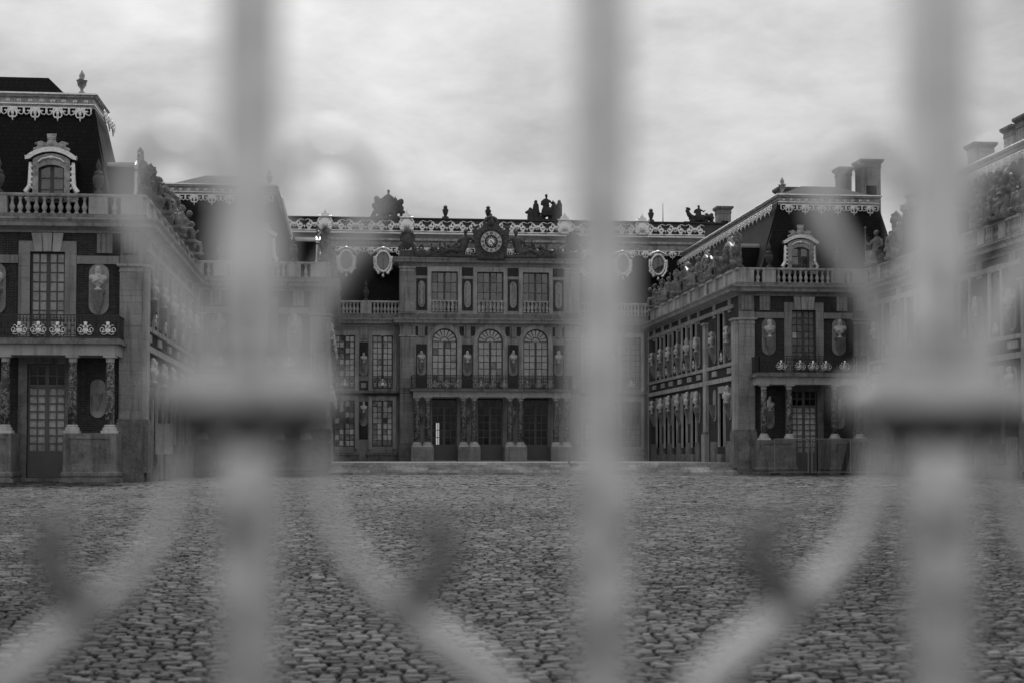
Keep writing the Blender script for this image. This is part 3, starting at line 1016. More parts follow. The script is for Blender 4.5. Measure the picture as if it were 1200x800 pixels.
def pilaster(fr, x0, x1, z0, z1, proud, n=6, mat='stone', cap=True, drawn=None):
    """stacked stone blocks with a moulded capital"""
    xc = (x0 + x1) / 2
    hw = (x1 - x0) / 2
    base = MB().box(-hw - 0.06, hw + 0.06, -proud - 0.06, 0, 0, 0.18)
    o = fr.at('pilaster', base.mesh('pilaster', 'stone_weathered'), xc, z0)
    hs = [random.uniform(0.8, 1.2) for _ in range(n)]
    tot = sum(hs)
    zz = 0.18
    H = z1 - z0 - 0.18 - (0.36 if cap else 0)
    for h in hs:
        hh = H * h / tot
        b = MB().box(-hw, hw, -proud - random.uniform(0, 0.006), 0, zz + 0.004, zz + hh - 0.004)
        place('stone_block', b.mesh('stone_block', mat), o)
        zz += hh
    if cap:
        c = MB().sweep([(-hw, 0), (-hw, -proud), (hw, -proud), (hw, 0)], [(-0.05, zz), (0.03, zz), (0.03, zz + 0.08), (0.0, zz + 0.1), (0.0, zz + 0.18), (0.14, zz + 0.26), (0.14, zz + 0.36), (-0.05, zz + 0.36)])
        for i, (vx, vy, vz) in enumerate(c.v):
            pass
        place('capital', c.mesh('capital', 'stone_pale'), o)
    return o

def triglyph_mesh(w, h):
    pts = [(-w / 2, 0), (w / 2, 0), (w / 2, h), (-w / 2, h)]
    us = [-w / 2]
    g = w / 7
    ys = []
    m = MB()
    xs = [-w / 2 + g * i for i in range(8)]
    vs, fs = [], []
    for z in (0.06, h - 0.06):
        for i, x in enumerate(xs):
            vs.append((x, -0.09 if i % 2 == 0 else -0.09, z))
    m = MB()
    prof = []
    for i in range(3):
        x0 = -w / 2 + w * i / 3
        prof += [(x0 + 0.02, 0.1), (x0 + w / 3 * 0.66, 0.1), (x0 + w / 3 * 0.83, 0.04)]
    prof += [(w / 2, 0.04)]
    n = len(prof)
    vs = [(x, -o, z) for z in (0, h) for x, o in prof] + [(x, 0, z) for z in (0, h) for x in (-w / 2, w / 2)]
    fs = [(i, i + 1, n + i + 1, n + i) for i in range(n - 1)]
    b = 2 * n
    fs += [(b, b + 1, b + 3, b + 2), tuple(list(range(n)) + [b + 1, b]), tuple(list(range(n, 2 * n)) + [b + 3, b + 2]), (0, n, b + 2, b), (n - 1, 2 * n - 1, b + 3, b + 1)]
    m.add(vs, fs)
    return m.mesh('triglyph', 'stone')
TRI = triglyph_mesh(0.72, 0.92)
TRI_S = triglyph_mesh(0.6, 0.92)

CORNICE = [(-0.2, 0.0), (0.08, 0.0), (0.1, 0.12), (0.3, 0.2), (0.62, 0.24), (0.66, 0.4), (0.8, 0.55), (0.8, 0.62), (-0.2, 0.66)]

_r = MB().lathe([(0.11, 0), (0.11, 0.03), (0.06, 0.05), (0.03, 0.08)], 8)
_r.v = [(x, -z, y) for x, y, z in _r.v]
ROSETTE = _r.mesh('rosette', 'gilt')
# ------------------------------------------------------------------ palace wing
def wing(xin, s, yf, yb, label, who, side_bays, side_solid=True, roof_back=None, upper=False, curtains=True, ib=1.3, it=3.5, bare_porch=()):
    """s = +1: the wing lies towards +x of its court wall; -1: towards -x"""
    W = 8.75
    xc = xin + s * W / 2
    root = empty('palace_wing', (xc, yf + 5, 0))
    tag(root, label, 'palace wing')
    fr = Frame((xc, yf, 0), 0, root)                              # front, faces the gate
    sd = Frame((xin, yf, 0), -s * PI / 2, root)                   # court side; distance t from the corner is x = -s*t
    L = yb - yf
    T = lambda t: -s * t
    # walls
    dw, dh = 1.75, 5.3
    ww, wz0, wz1 = 1.6, 6.6, 10.75
    fr.put('front_wall', MB().wall(-W / 2, W / 2, 0, 11.7, [(-dw / 2, dw / 2, 0.2, 0.2 + dh), (-ww / 2, ww / 2, wz0, wz1)], 0.0, 0.5), 'brick')
    holes, piers = [], []
    sw = 1.35
    for t in side_bays['windows']:
        a, b = sorted((T(t - sw / 2), T(t + sw / 2)))
        holes += [(a, b, 1.9, 5.5), (a, b, 7.45, 10.9)]
    a, b = sorted((T(0.5), T(L)))
    sd.put('court_wall', MB().wall(a, b, 0, 11.7, holes, 0.0, 0.5), 'brick')
    out = W + 4.0
    rw = MB().sweep([(xc + s * (W / 2), yf), (xc + s * W / 2, yb)] if s > 0 else [(xc + s * W / 2, yb), (xc + s * W / 2, yf)], [(-0.4, 0), (0, 0), (0, 12), (-0.4, 12)])
    place('rear_wall', rw.mesh('rear_wall', 'brick'), root, (-root.location.x, -root.location.y, 0))
    place('end_wall', MB().box(min(xin, xin + s * W), max(xin, xin + s * W), yb - 0.4, yb + 0.0, 0, 12).mesh('end_wall', 'brick'), root, (-root.location.x + s * 0.02, -root.location.y, 0))
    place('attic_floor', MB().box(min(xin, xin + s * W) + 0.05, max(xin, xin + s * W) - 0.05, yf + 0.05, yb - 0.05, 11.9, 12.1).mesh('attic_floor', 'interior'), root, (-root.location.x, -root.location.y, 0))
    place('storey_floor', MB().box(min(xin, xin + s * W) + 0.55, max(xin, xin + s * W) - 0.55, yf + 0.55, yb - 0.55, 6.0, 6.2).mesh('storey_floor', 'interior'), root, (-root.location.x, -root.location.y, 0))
    # front: dressings
    fr.put('window_surround', MB().prism([(-ww / 2 - 0.52, wz0 - 0.1), (-ww / 2, wz0 - 0.1), (-ww / 2, wz1), (ww / 2, wz1), (ww / 2, wz0 - 0.1), (ww / 2 + 0.52, wz0 - 0.1), (ww / 2 + 0.52, 11.25), (-ww / 2 - 0.52, 11.25)], -0.1, 0.3), 'stone')
    for k in (-1, 0, 1):
        fr.put('voussoir', MB().prism([(k * 0.4 - 0.16 + k * 0.0, wz1), (k * 0.4 + 0.18, wz1), (k * 0.5 + 0.23, 11.62), (k * 0.5 - 0.23, 11.62)], -0.2 - (0.05 if k == 0 else 0), -0.08), 'stone_pale')
    fr.put('door_surround', MB().prism([(-dw / 2 - 0.4, 0), (-dw / 2, 0), (-dw / 2, 0.2 + dh), (dw / 2, 0.2 + dh), (dw / 2, 0), (dw / 2 + 0.4, 0), (dw / 2 + 0.4, 5.9), (-dw / 2 - 0.4, 5.9)], -0.08, 0.3), 'stone_weathered')
    for q in (-1, 1):
        near_ = 'nearer to' if q == -s else 'farther from'
        x0, x1 = sorted((q * 1.34, q * 3.3))
        fr.put('architrave', MB().box(x0, x1, -0.12, 0.05, 10.2, 10.58), 'stone')
        x0, x1 = sorted((q * 1.32, q * 4.2))
        fr.put('dado', MB().box(x0, x1, -0.14, 0.05, 0, 2.3), 'stone_weathered')
        for x in (q * 2.25, q * 3.15):
            if abs(x) < 2.4:
                fr.at('triglyph', TRI, x + q * 0.35, 10.72, 0.0)
        pilaster(fr, *sorted((q * 3.35, q * 4.375)), 2.75, 10.2, 0.25, 6)
        fr.put('pilaster_plinth', MB().box(*sorted((q * 3.25, q * 4.475)), -0.36, 0.05, 0.42, 2.75), 'stone_weathered')
        fr.put('plinth_foot', MB().box(*sorted((q * 3.22, q * 4.52)), -0.46, 0.05, -0.05, 0.418), 'stone_weathered')
        fr.put('pilaster_block', MB().box(*sorted((q * 3.35, q * 4.375)), -0.27, 0.05, 10.205, 10.6), 'stone')
        fr.at('triglyph', TRI, q * 3.86, 10.72, 0.16)
        fr.put('frieze_block', MB().box(*sorted((q * 3.36, q * 4.37)), -0.17, 0.05, 10.61, 11.66), 'stone_weathered')
        # lower busts between the columns, upper ones in the brick panels
        if not (q == s and False):
            bust(root, fr, q * 2.36, 8.95, f'white bust in the upper front panel {near_} the court, {who}', f'upper front busts of the {who}', 1.18)
            bust(root, fr, q * 2.36, 4.15, f'shaded bust behind the porch columns {near_} the court, {who}', f'porch busts of the {who}', 0.88, with_bust=q not in bare_porch)
    wdw = window(fr, 0, wz0, ww, wz1 - wz0, 2, 9, curtain=curtains)
    window(fr, 0, 0.2, dw, dh, 2, 8, curtain=0.82 if curtains else False, name='door', mat='door_paint', solid_base=1.15, transom=4.25)
    fr.put('door_sill', MB().box(-1.1, 1.1, -0.5, 0.3, -0.05, 0.19), 'stone_weathered')
    # portico
    for x in (-3.17, -1.5, 1.5, 3.17):
        column(fr, COLW, x, 2.62, 1.75)
    for q in (-1, 1):
        pd = fr.put('pedestal', MB().wall(*sorted((q * 1.15, q * 3.52)), 0.5, 2.24, [(*sorted((q * 1.4, q * 3.27)), 0.85, 2.0)], -2.1, -0.15), 'stone_weathered')
        fr.put('panel', MB().box(*sorted((q * 1.395, q * 3.275)), -2.05, -0.3, 0.845, 2.005), 'stone_weathered', parent=None)
        fr.put('pedestal_foot', MB().sweep([(q * 1.12 - (0 if q > 0 else 2.43), 0), (q * 1.12 - (0 if q > 0 else 2.43), -2.12), (q * 1.12 + (2.43 if q > 0 else 0), -2.12), (q * 1.12 + (2.43 if q > 0 else 0), 0)],
               [(-0.3, -0.1), (0.1, -0.1), (0.1, 0.16), (0.02, 0.18), (0.02, 0.24), (0.07, 0.3), (0.07, 0.42), (0.0, 0.499), (-0.3, 0.499)]), 'stone_weathered')
    e = fr.put('porch_entablature', MB().wall(-3.5, 3.5, -2.0, -0.06, [(-3.0, 3.0, -1.55, -0.5)], 0, 1), 'stone_white')
    # turn the flat ring upright: it is laid out in x-depth and lifted to the column heads
    for v in e.data.vertices:
        x, y, z = v.co
        v.co = (x, z, 5.8 + 0.5 * y)
    fr.put('balcony_slab', MB().box(-3.72, 3.72, -2.25, -0.12, 6.302, 6.46), 'stone_weathered')
    fr.put('slab_edge', MB().box(-3.62, 3.62, -2.15, -0.13, 6.462, 6.56), 'stone_weathered')
    railing(fr, -3.55, 3.55, 6.56, 2.05, [-2.1, -0.85, 0, 0.85, 2.1] + ([-3.1, 3.1] if upper else []), 1.05, 1.9)
    # court side: dressings
    z_b = 0.0
    for i, t in enumerate(side_bays['windows']):
        for z0, z1, rows in ((1.9, 5.5, 7), (7.45, 10.9, 8)):
            window(sd, T(t), z0, sw, z1 - z0, 2, rows, curtain=curtains)
            h = 11.25 if z0 > 5 else 5.95
            sd.put('window_surround', MB().prism([(T(t) - sw / 2 - 0.22, z0 - 0.06), (T(t) - sw / 2, z0 - 0.06), (T(t) - sw / 2, z1), (T(t) + sw / 2, z1), (T(t) + sw / 2, z0 - 0.06), (T(t) + sw / 2 + 0.22, z0 - 0.06), (T(t) + sw / 2 + 0.22, h), (T(t) - sw / 2 - 0.22, h)], -0.12, 0.3), 'stone_pale')
        railing(sd, T(t) - 0.64, T(t) + 0.64, 7.47, 0.05, [T(t)], 0.95)
    for i, t in enumerate(sorted(side_bays['busts'])):
        bust(root, sd, T(t), 4.75, f'{ORD[i]} white bust from the corner in the lower court row, {who}', f'lower court busts of the {who}', 1.08, with_bust=t not in side_bays.get('bare', ()))
        bust(root, sd, T(t), 8.75, f'{ORD[i]} white bust from the corner in the upper court row, {who}', f'upper court busts of the {who}', 1.08)
        sd.put('spandrel_panel', MB().box(T(t) - 0.62, T(t) + 0.62, -0.1, 0.05, 6.72, 7.08), 'stone_pale')
        sd.put('pier_base', MB().box(T(t) - 0.7, T(t) + 0.7, -0.2, 0.05, 0, 2.2), 'stone_weathered')
    for t in side_bays['windows']:
        sd.put('bench_block', MB().box(T(t) - 0.66, T(t) + 0.66, -0.3, 0.05, 0.8, 1.35), 'stone_weathered')
    a, b = sorted((T(1.1), T(L)))
    sd.put('string_course', MB().box(a, b, -0.17, 0.05, 6.2, 6.5), 'stone_pale')
    sd.put('sill_course', MB().box(a, b, -0.15, 0.05, 7.2, 7.42), 'stone_pale')
    sd.put('architrave', MB().box(a, b, -0.15, 0.05, 10.95, 11.22), 'stone')
    sd.put('plinth_course', MB().box(a, b, -0.13, 0.05, 0, 0.75), 'stone_weathered')
    pilaster(sd, *sorted((T(0.02), T(0.95))), 2.75, 10.2, 0.24, 6, 'stone_pale')
    sd.put('pilaster_plinth', MB().box(*sorted((T(-0.1), T(1.05))), -0.34, 0.05, 0.42, 2.75), 'stone_weathered')
    for t in side_bays['pilasters']:
        pilaster(sd, *sorted((T(t - 0.42), T(t + 0.42))), 2.75, 10.6, 0.22, 6, 'stone_pale')
        sd.put('pilaster_plinth', MB().box(*sorted((T(t - 0.52), T(t + 0.52))), -0.33, 0.05, 0.3, 2.75), 'stone_pale')
    for t in side_bays['busts']:
        sd.at('triglyph', TRI_S, T(t), 11.3 - 0.55, 0.0)
    # cornice, blocking course, balustrade round front and court side
    rootoff = (-root.location.x, -root.location.y, 0)
    if s > 0:
        path = [(xin, yb), (xin, yf), (xin + W, yf), (xin + W, yf + 6)]
    else:
        path = [(xin - W, yf + 6), (xin - W, yf), (xin, yf), (xin, yb)]
    # the outline runs with the court to its right
    flip = [(x, y) for x, y in path]
    def sw_(name, prof, mat):
        return place(name, MB().sweep(flip[::-1], prof).mesh(name, mat), root, rootoff)
    # sweep offsets lie to the right of travel, so travel the outline with the outside on the right
    test = MB().sweep([(0, 0), (1, 0)], [(1, 0), (0, 0), (0, 1)])
    outside_right = True
    pth = path[::-1] if s > 0 else path
    # for s>0 the reversed path runs from the outer end along the front to the court wall: outside is on its left
    def sweep_out(prof):
        p = path if s > 0 else path
        # right of travel for path (from back along court wall to the front): compute sign on first segment
        d = Vector((p[1][0] - p[0][0], p[1][1] - p[0][1]))
        right = Vector((d.y, -d.x)).normalized()
        outward = Vector((-s, 0)) if s > 0 else Vector((-1, 0))
        if right.dot(outward) < 0:
            p = p[::-1]
        return MB().sweep(p, prof)
    place('cornice', sweep_out([(o, 11.66 + z) for o, z in CORNICE]).mesh('cornice', 'stone'), root, rootoff)
    place('blocking_course', sweep_out([(-0.3, 12.3), (0.18, 12.3), (0.18, 12.55), (-0.3, 12.55)]).mesh('blocking_course', 'stone_weathered'), root, rootoff)
    bal = place('balustrade', sweep_out([(-0.22, 13.36), (0.16, 13.36), (0.19, 13.42), (0.19, 13.5), (-0.25, 13.5), (-0.25, 13.42)]).mesh('balustrade', 'stone_pale'), root, rootoff)
    def bal_part(name, me, fr_, x, z, w):
        return place(name, me, bal, Vector(fr_(x, z, w)) - Vector(rootoff), fr_.rz)
    ped = MB().box(-0.43, 0.43, -0.15, 0.2, 0, 0.81).mesh('balustrade_pedestal', 'stone_pale')
    corner = MB().box(-0.5, 0.5, -0.16, 0.24, 0, 0.81).mesh('balustrade_pedestal', 'stone_pale')
    for x in (-2.3, 2.3):
        bal_part('balustrade_pedestal', ped, fr, x, 12.551, 0.0)
    for x in (-3.85, 3.85):
        bal_part('balustrade_pedestal', corner, fr, x, 12.551, 0.0)
    BALW = bpy.data.meshes.get('baluster_wing') or baluster_mesh(0.808, 0.135)
    BALW.name = 'baluster_wing'
    for i in range(10):
        bal_part('baluster', BALW, fr, -1.66 + 0.369 * i, 12.551, 0.0)
    for x in (-3.05, 3.05):
        bal_part('baluster', BALW, fr, x, 12.551, 0.0)
    t = 0.6
    k = 0
    while t < L - 0.5:
        bal_part('balustrade_pedestal', ped, sd, T(t), 12.551, 0.0)
        if side_solid:
            ln = min(2.75, L - 0.5 - t)
            if ln > 1.2:
                pm = MB().box(-ln / 2 + 0.42, ln / 2 - 0.42, -0.02, 0.1, 0, 0.80).mesh('balustrade_panel', 'stone_pale')
                bal_part('balustrade_panel', pm, sd, T(t + ln / 2), 12.552, 0.0)
        else:
            for q in range(6):
                if t + 0.6 + 0.3 * q < L - 0.5:
                    bal_part('baluster', BALW, sd, T(t + 0.62 + 0.3 * q), 12.551, 0.0)
        t += 2.75
        k += 1
    # mansard roof: steep slate, gilded gutter band with pendants, shallow top
    x_out = xin + s * (W + 3.0)
    y0, y1 = yf + 0.95, (yb + 2.0 if roof_back is None else roof_back)
    def ring(k, z, more=0.0):                                    # k = 0 at the eaves, 1 at the gutter band
        xi = xin + s * (ib + (it - ib) * k + more)
        yr = y1 if roof_back is None else y1 - 1.5 * k - more
        yy = y0 + 1.55 * k + more
        xo = x_out - s * (1.55 * k + more)
        return [(xi, yy, z), (xo, yy, z), (xo, yr, z), (xi, yr, z)]
    rm = MB()
    a, b = ring(0, 12.1), ring(1.02, 18.8)
    rm.add(a + b, [(0, 1, 5, 4), (1, 2, 6, 5), (3, 0, 4, 7), (2, 3, 7, 6), (0, 3, 2, 1), (4, 5, 6, 7)])
    roof = place('roof', rm.mesh('roof', 'slate'), root, rootoff)
    b, c = ring(0.98, 18.75), ring(0.98, 19.75 if roof_back is None else 18.95, 2.2 if roof_back is None else 0.6)
    tm = MB().add(b + c, [(0, 1, 5, 4), (1, 2, 6, 5), (3, 0, 4, 7), (2, 3, 7, 6), (0, 3, 2, 1), (4, 5, 6, 7)])
    place('roof_top', tm.mesh('roof_top', 'slate'), root, rootoff)
    ins = 1.5
    y1 = y1 if roof_back is None else y1 - ins
    x_in = xin + s * (it - ins)
    bp_ = [(x_in + s * ins, y1), (x_in + s * ins, y0 + ins), (x_out - s * ins, y0 + ins), (x_out - s * ins, y1)]
    d = Vector((bp_[1][0] - bp_[0][0], bp_[1][1] - bp_[0][1]))
    if Vector((d.y, -d.x)).dot(Vector((-s, 0))) < 0:
        bp_ = bp_[::-1]
    place('roof_gutter', MB().sweep(bp_, [(-0.35, 18.07), (0.12, 18.07), (0.14, 18.17), (0.06, 18.25), (0.08, 18.53), (0.2, 18.61), (0.2, 18.67), (-0.3, 18.67)]).mesh('roof_gutter', 'gilt_worn'), root, rootoff)
    place('gutter_lip', MB().sweep(bp_, [(-0.3, 18.672), (0.24, 18.672), (0.3, 18.72), (0.26, 18.8), (-0.3, 18.81)]).mesh('gutter_lip', 'gilt'), root, rootoff)
    place('gutter_bead', MB().sweep(bp_, [(0.03, 18.23), (0.13, 18.24), (0.13, 18.3), (0.03, 18.31)]).mesh('gutter_bead', 'gilt'), root, rootoff)
    # pendants: front, then court side
    fx0, fx1 = sorted((x_in + s * ins, x_out - s * ins))
    for i in range(int((fx1 - fx0) / 0.53)):
        place('rosette', ROSETTE, root, (fx0 + 0.27 + 0.53 * i - root.location.x, y0 + ins - 0.07 - root.location.y, 18.41))
    n = int((fx1 - fx0) / 1.06)
    for i in range(n):
        place('pendant', PENDANT, root, (fx0 + (fx1 - fx0) * (i + 0.5) / n - root.location.x, y0 + ins - 0.16 - 0.12 - root.location.y, 18.08), 0, ((fx1 - fx0) / n / 1.06, 1, 1))
    n = int((y1 - y0 - ins) / 1.06)
    for i in range(n):
        place('pendant', PENDANT, root, (x_in + s * (ins - 0.55) - root.location.x, y0 + ins + (y1 - y0 - ins) * (i + 0.5) / n - root.location.y, 18.08), -s * PI / 2)
    dormer(fr, 0, 13.2, -0.72)
    for t in side_bays['dormers']:
        dormer(sd, T(t), 13.2, -0.72)
    # hip rolls of lead along the corner
    hip = MB().tube([(xin + s * ib, y0, 12.1), (xin + s * it, y0 + 1.5, 18.05)], 0.07, 6)
    place('hip_roll', hip.mesh('hip_roll', 'lead'), root, rootoff)
    # urns beside the dormer
    for q in (-1, 1):
        urn((xc + q * 2.28, yf + 0.02, 13.5), f'stone urn beside the front dormer {"nearer to" if q == -s else "farther from"} the court, {who}', f'front urns of the {who}', 0.86)
    return root, fr, sd, T

BAYS_B = dict(windows=[26.4, 23.1, 19.8, 16.4, 13.1, 4.45], busts=[28.2, 24.7, 21.5, 18.1, 14.7, 11.5, 6.6, 2.2], pilasters=[9.05], dormers=[4.5, 11.5, 18.5], bare=(6.6,))
BAYS_P = dict(windows=[4.4, 8.6, 12.8, 17.0, 21.2], busts=[2.3, 6.5, 10.7, 14.9, 19.1, 23.2], pilasters=[], dormers=[3.6])
BAYS_D = dict(windows=[4.4, 8.6, 12.8, 17.0, 21.2], busts=[2.3, 6.5, 10.7, 14.9, 19.1, 23.2], pilasters=[], dormers=[4.4, 12.8])
wB = wing(25.25, 1, 100, 130.97, 'brick and stone palace wing with site fencing before its columned porch', 'fenced wing', BAYS_B, curtains=True)
wC = wing(-1.5, -1, 100, 130.97, 'brick and stone palace wing between the clock facade and the pavilion by the notice board', 'wing behind notice board', BAYS_B)
wD = wing(-9.75, -1, 75, 99.9, 'brick and stone palace pavilion with tall two-tier roof beside the notice board', 'notice board pavilion', BAYS_P, upper=True, roof_back=82.6, ib=1.4, it=2.8, bare_porch=(1,))
wE = wing(34.0, 1, 75, 99.9, 'palace wing with three tall chimneys and open balustrade beyond the site fencing', 'three-chimney wing', BAYS_D, side_solid=False)

# the pavilion's upper roof tier and its finial vase
def extra_roofs():
    root = wD[0]
    off = (-root.location.x, -root.location.y, 0)
    m = MB().add([(-24, 78.6, 18.6), (-13.6, 78.6, 18.6), (-13.6, 80.6, 18.6), (-24, 80.6, 18.6), (-24, 79.3, 20.0), (-15.0, 79.3, 20.0), (-15.0, 80.0, 20.0), (-24, 80.0, 20.0)],
                 [(0, 1, 5, 4), (1, 2, 6, 5), (2, 3, 7, 6), (3, 0, 4, 7), (4, 5, 6, 7), (0, 3, 2, 1)])
    place('roof_crown', m.mesh('roof_crown', 'slate'), root, off)
extra_roofs()
fin = MB().lathe([(0.16, 0), (0.16, 0.1), (0.07, 0.16), (0.08, 0.26), (0.2, 0.42), (0.24, 0.62), (0.28, 0.68), (0.2, 0.72), (0.12, 0.82), (0.15, 0.92), (0.06, 1.1), (0.01, 1.2)], 10).mesh('finial', 'gilt_worn', 60)
tag(place('roof_finial', fin, None, (-13.05, 77.4, 18.78)), 'vase finial on the gilded roof edge of the pavilion', 'finial')
tag(place('roof_finial', fin, None, (29.0, 102.7, 18.8), 0, 1.0), 'vase finial on the roof corner of the wing with site fencing', 'finial')
tag(place('roof_finial', fin, None, (-5.3, 102.7, 18.8), 0, 0.9), 'vase finial on the roof corner of the wing beside the oval dormers', 'finial')

# ------------------------------------------------------------------ chimneys
def chimney(root, x, y, z0, z1, w, d):
    rx, ry = root.location.x, root.location.y
    o = place('chimney', MB().wall(-w / 2, w / 2, 0, z1 - z0, [(-w * 0.28, w * 0.28, (z1 - z0) * 0.18, (z1 - z0) * 0.68)], 0, d).mesh('chimney', 'stone'), root, (x - rx, y - ry, z0))
    place('brick_panel', MB().box(-w * 0.3, w * 0.3, 0.06, d - 0.06, (z1 - z0) * 0.15, (z1 - z0) * 0.7).mesh('brick_panel', 'brick'), o)
    place('cap', MB().sweep([(-w / 2, 0), (w / 2, 0), (w / 2, d), (-w / 2, d)], [(-0.2, z1 - z0 - 0.5), (0.04, z1 - z0 - 0.5), (0.04, z1 - z0 - 0.42), (0.02, z1 - z0 - 0.2), (0.2, z1 - z0), (0.2, z1 - z0 + 0.15), (-0.2, z1 - z0 + 0.2)], True).mesh('cap', 'stone_weathered'), o)
chimney(wB[0], 37.0, 113.6, 17.5, 22.7, 0.85, 1.3)
chimney(wB[0], 38.75, 113, 17.5, 23.2, 1.45, 1.6)
chimney(wB[0], 33.5, 117, 17.5, 21.7, 1.3, 1.3)
chimney(wE[0], 40.0, 95, 17.0, 20.9, 1.2, 1.3)
chimney(wE[0], 40.6, 91, 17.0, 21.2, 1.0, 1.3)
chimney(wE[0], 40.4, 88.5, 17.0, 21.3, 1.2, 1.3)

# ------------------------------------------------------------------ the central block with the clock
AX = 11.65
def centre():
    root = empty('clock_building', (AX, 131, CZ))
    tag(root, 'central palace facade with clock, three arched windows and columned porch', 'palace')
    fr = Frame((AX, 130, 0), 0, root)          # projecting middle
    fs = Frame((AX, 131, 0), 0, root)          # side bays, one metre behind
    # heights above the ground datum
    HW = 7.55
    aw, sp = 2.1, 10.75
    wx = (-3.83, 0, 3.83)
    ro = aw / 2 + 0.0
    holes = [(x - ro, x + ro, 0.8, 6.0) for x in wx] + [(x - ro, x + ro, 6.75, sp + ro) for x in wx] + [(x - 1.1, x + 1.1, 13.15, 16.55) for x in wx]
    fr.put('middle_wall', MB().wall(-HW, HW, 0.8, 17.2, holes, 0, 0.5), 'stone')
    # spandrels close the arch corners
    for x in wx:
        for q in (-1, 1):
            pts = [(x + q * ro, sp + ro), (x + q * ro, sp)] + [(x + q * ro * math.cos(PI / 2 * i / 8), sp + ro * math.sin(PI / 2 * i / 8)) for i in range(1, 9)]
            fr.put('spandrel', MB().prism(pts, 0.002, 0.42), 'stone')
        ring_o = [(x + (ro + 0.36) * math.cos(PI * i / 16), sp + (ro + 0.36) * math.sin(PI * i / 16)) for i in range(17)]
        ring_i = [(x + ro * math.cos(PI * i / 16), sp + ro * math.sin(PI * i / 16)) for i in range(16, -1, -1)]
        fr.put('archivolt', MB().prism([(x + ro + 0.36, 6.8)] + ring_o + [(x - ro - 0.36, 6.8), (x - ro, 6.8)] + ring_i + [(x + ro, 6.8)], -0.12, 0.0), 'stone_pale')
        window(fr, x, 6.75, aw, sp - 6.75, 2, 7, curtain=True, arched=True, recess=0.14)
        d = window(fr, x, 0.82, aw, 5.1, 2, 6, curtain=False, name='door', mat='door_paint', solid_base=1.25, recess=0.3)
        window(fr, x, 13.15, 2.2, 3.4, 2, 4, curtain=False, recess=0.3)
        fr.put('attic_window_surround', MB().prism([(x - 1.42, 13.0), (x - 1.1, 13.0), (x - 1.1, 16.55), (x + 1.1, 16.55), (x + 1.1, 13.0), (x + 1.42, 13.0), (x + 1.42, 16.95), (x - 1.42, 16.95)], -0.1, 0.2), 'stone_pale')
        rl = fr.put('window_balustrade', MB().box(x - 1.12, x + 1.12, -0.1, 0.12, 14.04, 14.16), 'stone_pale')
        for i in range(7):
            place('baluster', BAL_S, rl, (x - 0.96 + 0.32 * i, 0, 13.18))
    for x in (-5.75, -1.92, 1.92, 5.75):
        fr.put('brick_panel', MB().box(x - 0.44, x + 0.44, -0.03, 0.0, 6.9, 10.5), 'brick')
        bust(root, fr, x, 9.0, 'small bust between two arched windows above the porch' if abs(x) < 3 else 'small bust between arched window and end pilaster above the porch', 'busts between the arched windows' if abs(x) < 3 else 'busts beside the outer arched windows', 0.95, with_bust=True)
        fr.put('frieze_panel', MB().box(x - 0.66, x + 0.66, -0.03, 0.0, 11.2, 11.95) if abs(x) < 3 else MB().box(x - 0.5, x + 0.5, -0.03, 0.0, 11.2, 11.95), 'brick')
        fr.at('triglyph', TRI_S, x, 11.1, 0.02)
        fr.put('brick_panel', MB().box(x - 0.44, x + 0.44, -0.03, 0.0, 13.3, 15.95), 'brick')
        fr.put('brick_panel', MB().box(x - 0.46, x + 0.46, -0.03, 0.0, 16.2, 16.9), 'brick')
        rel = fr.at('relief_slab', NICHE, x, 13.55, 0.03, (0.72, 1.2, 1.08))
        m = MB()
        for k in range(9):
            m.ball((0.09 * math.sin(k * 2.1), -0.05, 0.3 + 0.2 * k), (0.13, 0.08, 0.12), sub=1)
        m.tube([(0, -0.03, 0.2), (0, -0.03, 2.0)], 0.06, 6)
        if not bpy.data.meshes.get('relief_carving'):
            sculpt('relief_carving', m, 'stone_pale', 0.035, 0.0, 0.5)
        place('relief_carving', bpy.data.meshes['relief_carving'], rel, (0, -0.03, 0))
    for q in (-1, 1):
        x0, x1 = sorted((q * 6.35, q * 7.5))
        pilaster(fr, x0, x1, 6.7, 11.2, 0.2, 5)
        pilaster(fr, x0, x1, 2.1, 6.4, 0.2, 5, cap=False)
        pilaster(fr, x0, x1, 13.0, 16.9, 0.14, 4)
        fr.put('pilaster_plinth', MB().box(x0 - 0.08, x1 + 0.08, -0.3, 0.05, 0.8, 2.1), 'stone_weathered')
        fr.put('pier_band', MB().box(x0 - 0.03, x1 + 0.03, -0.24, 0.05, 6.41, 6.69), 'stone_weathered')
    off = (-root.location.x, -root.location.y, -root.location.z)
    # main cornice runs across side bays and breaks forward round the middle
    pth = [(XL - 0.2, 131), (AX - HW, 131), (AX - HW, 130), (AX + HW, 130), (AX + HW, 131), (XR + 0.2, 131)]
    place('cornice', MB().sweep(pth, [(o * 0.8, 11.98 + z) for o, z in CORNICE]).mesh('cornice', 'stone'), root, off)
    place('attic_base', MB().sweep(pth[1:5], [(-0.2, 12.62), (0.12, 12.62), (0.12, 13.0), (-0.2, 13.0)]).mesh('attic_base', 'stone_weathered'), root, off)
    ap = [(AX - HW, 132.5), (AX - HW, 130), (AX + HW, 130), (AX + HW, 132.5)]
    place('attic_cornice', MB().sweep(ap, [(o * 0.75, 17.05 + z * 1.0) for o, z in CORNICE]).mesh('attic_cornice', 'stone'), root, off)
    for q in (-1, 1):
        place('attic_side', MB().box(*sorted((AX + q * (HW - 0.4), AX + q * (HW - 0.01))), 130.5, 135.5, 12.3, 17.5).mesh('attic_side', 'stone'), root, off)
    place('attic_roof', MB().box(AX - HW + 0.02, AX + HW - 0.02, 130.1, 135.5, 17.5, 17.69).mesh('attic_roof', 'lead'), root, off)
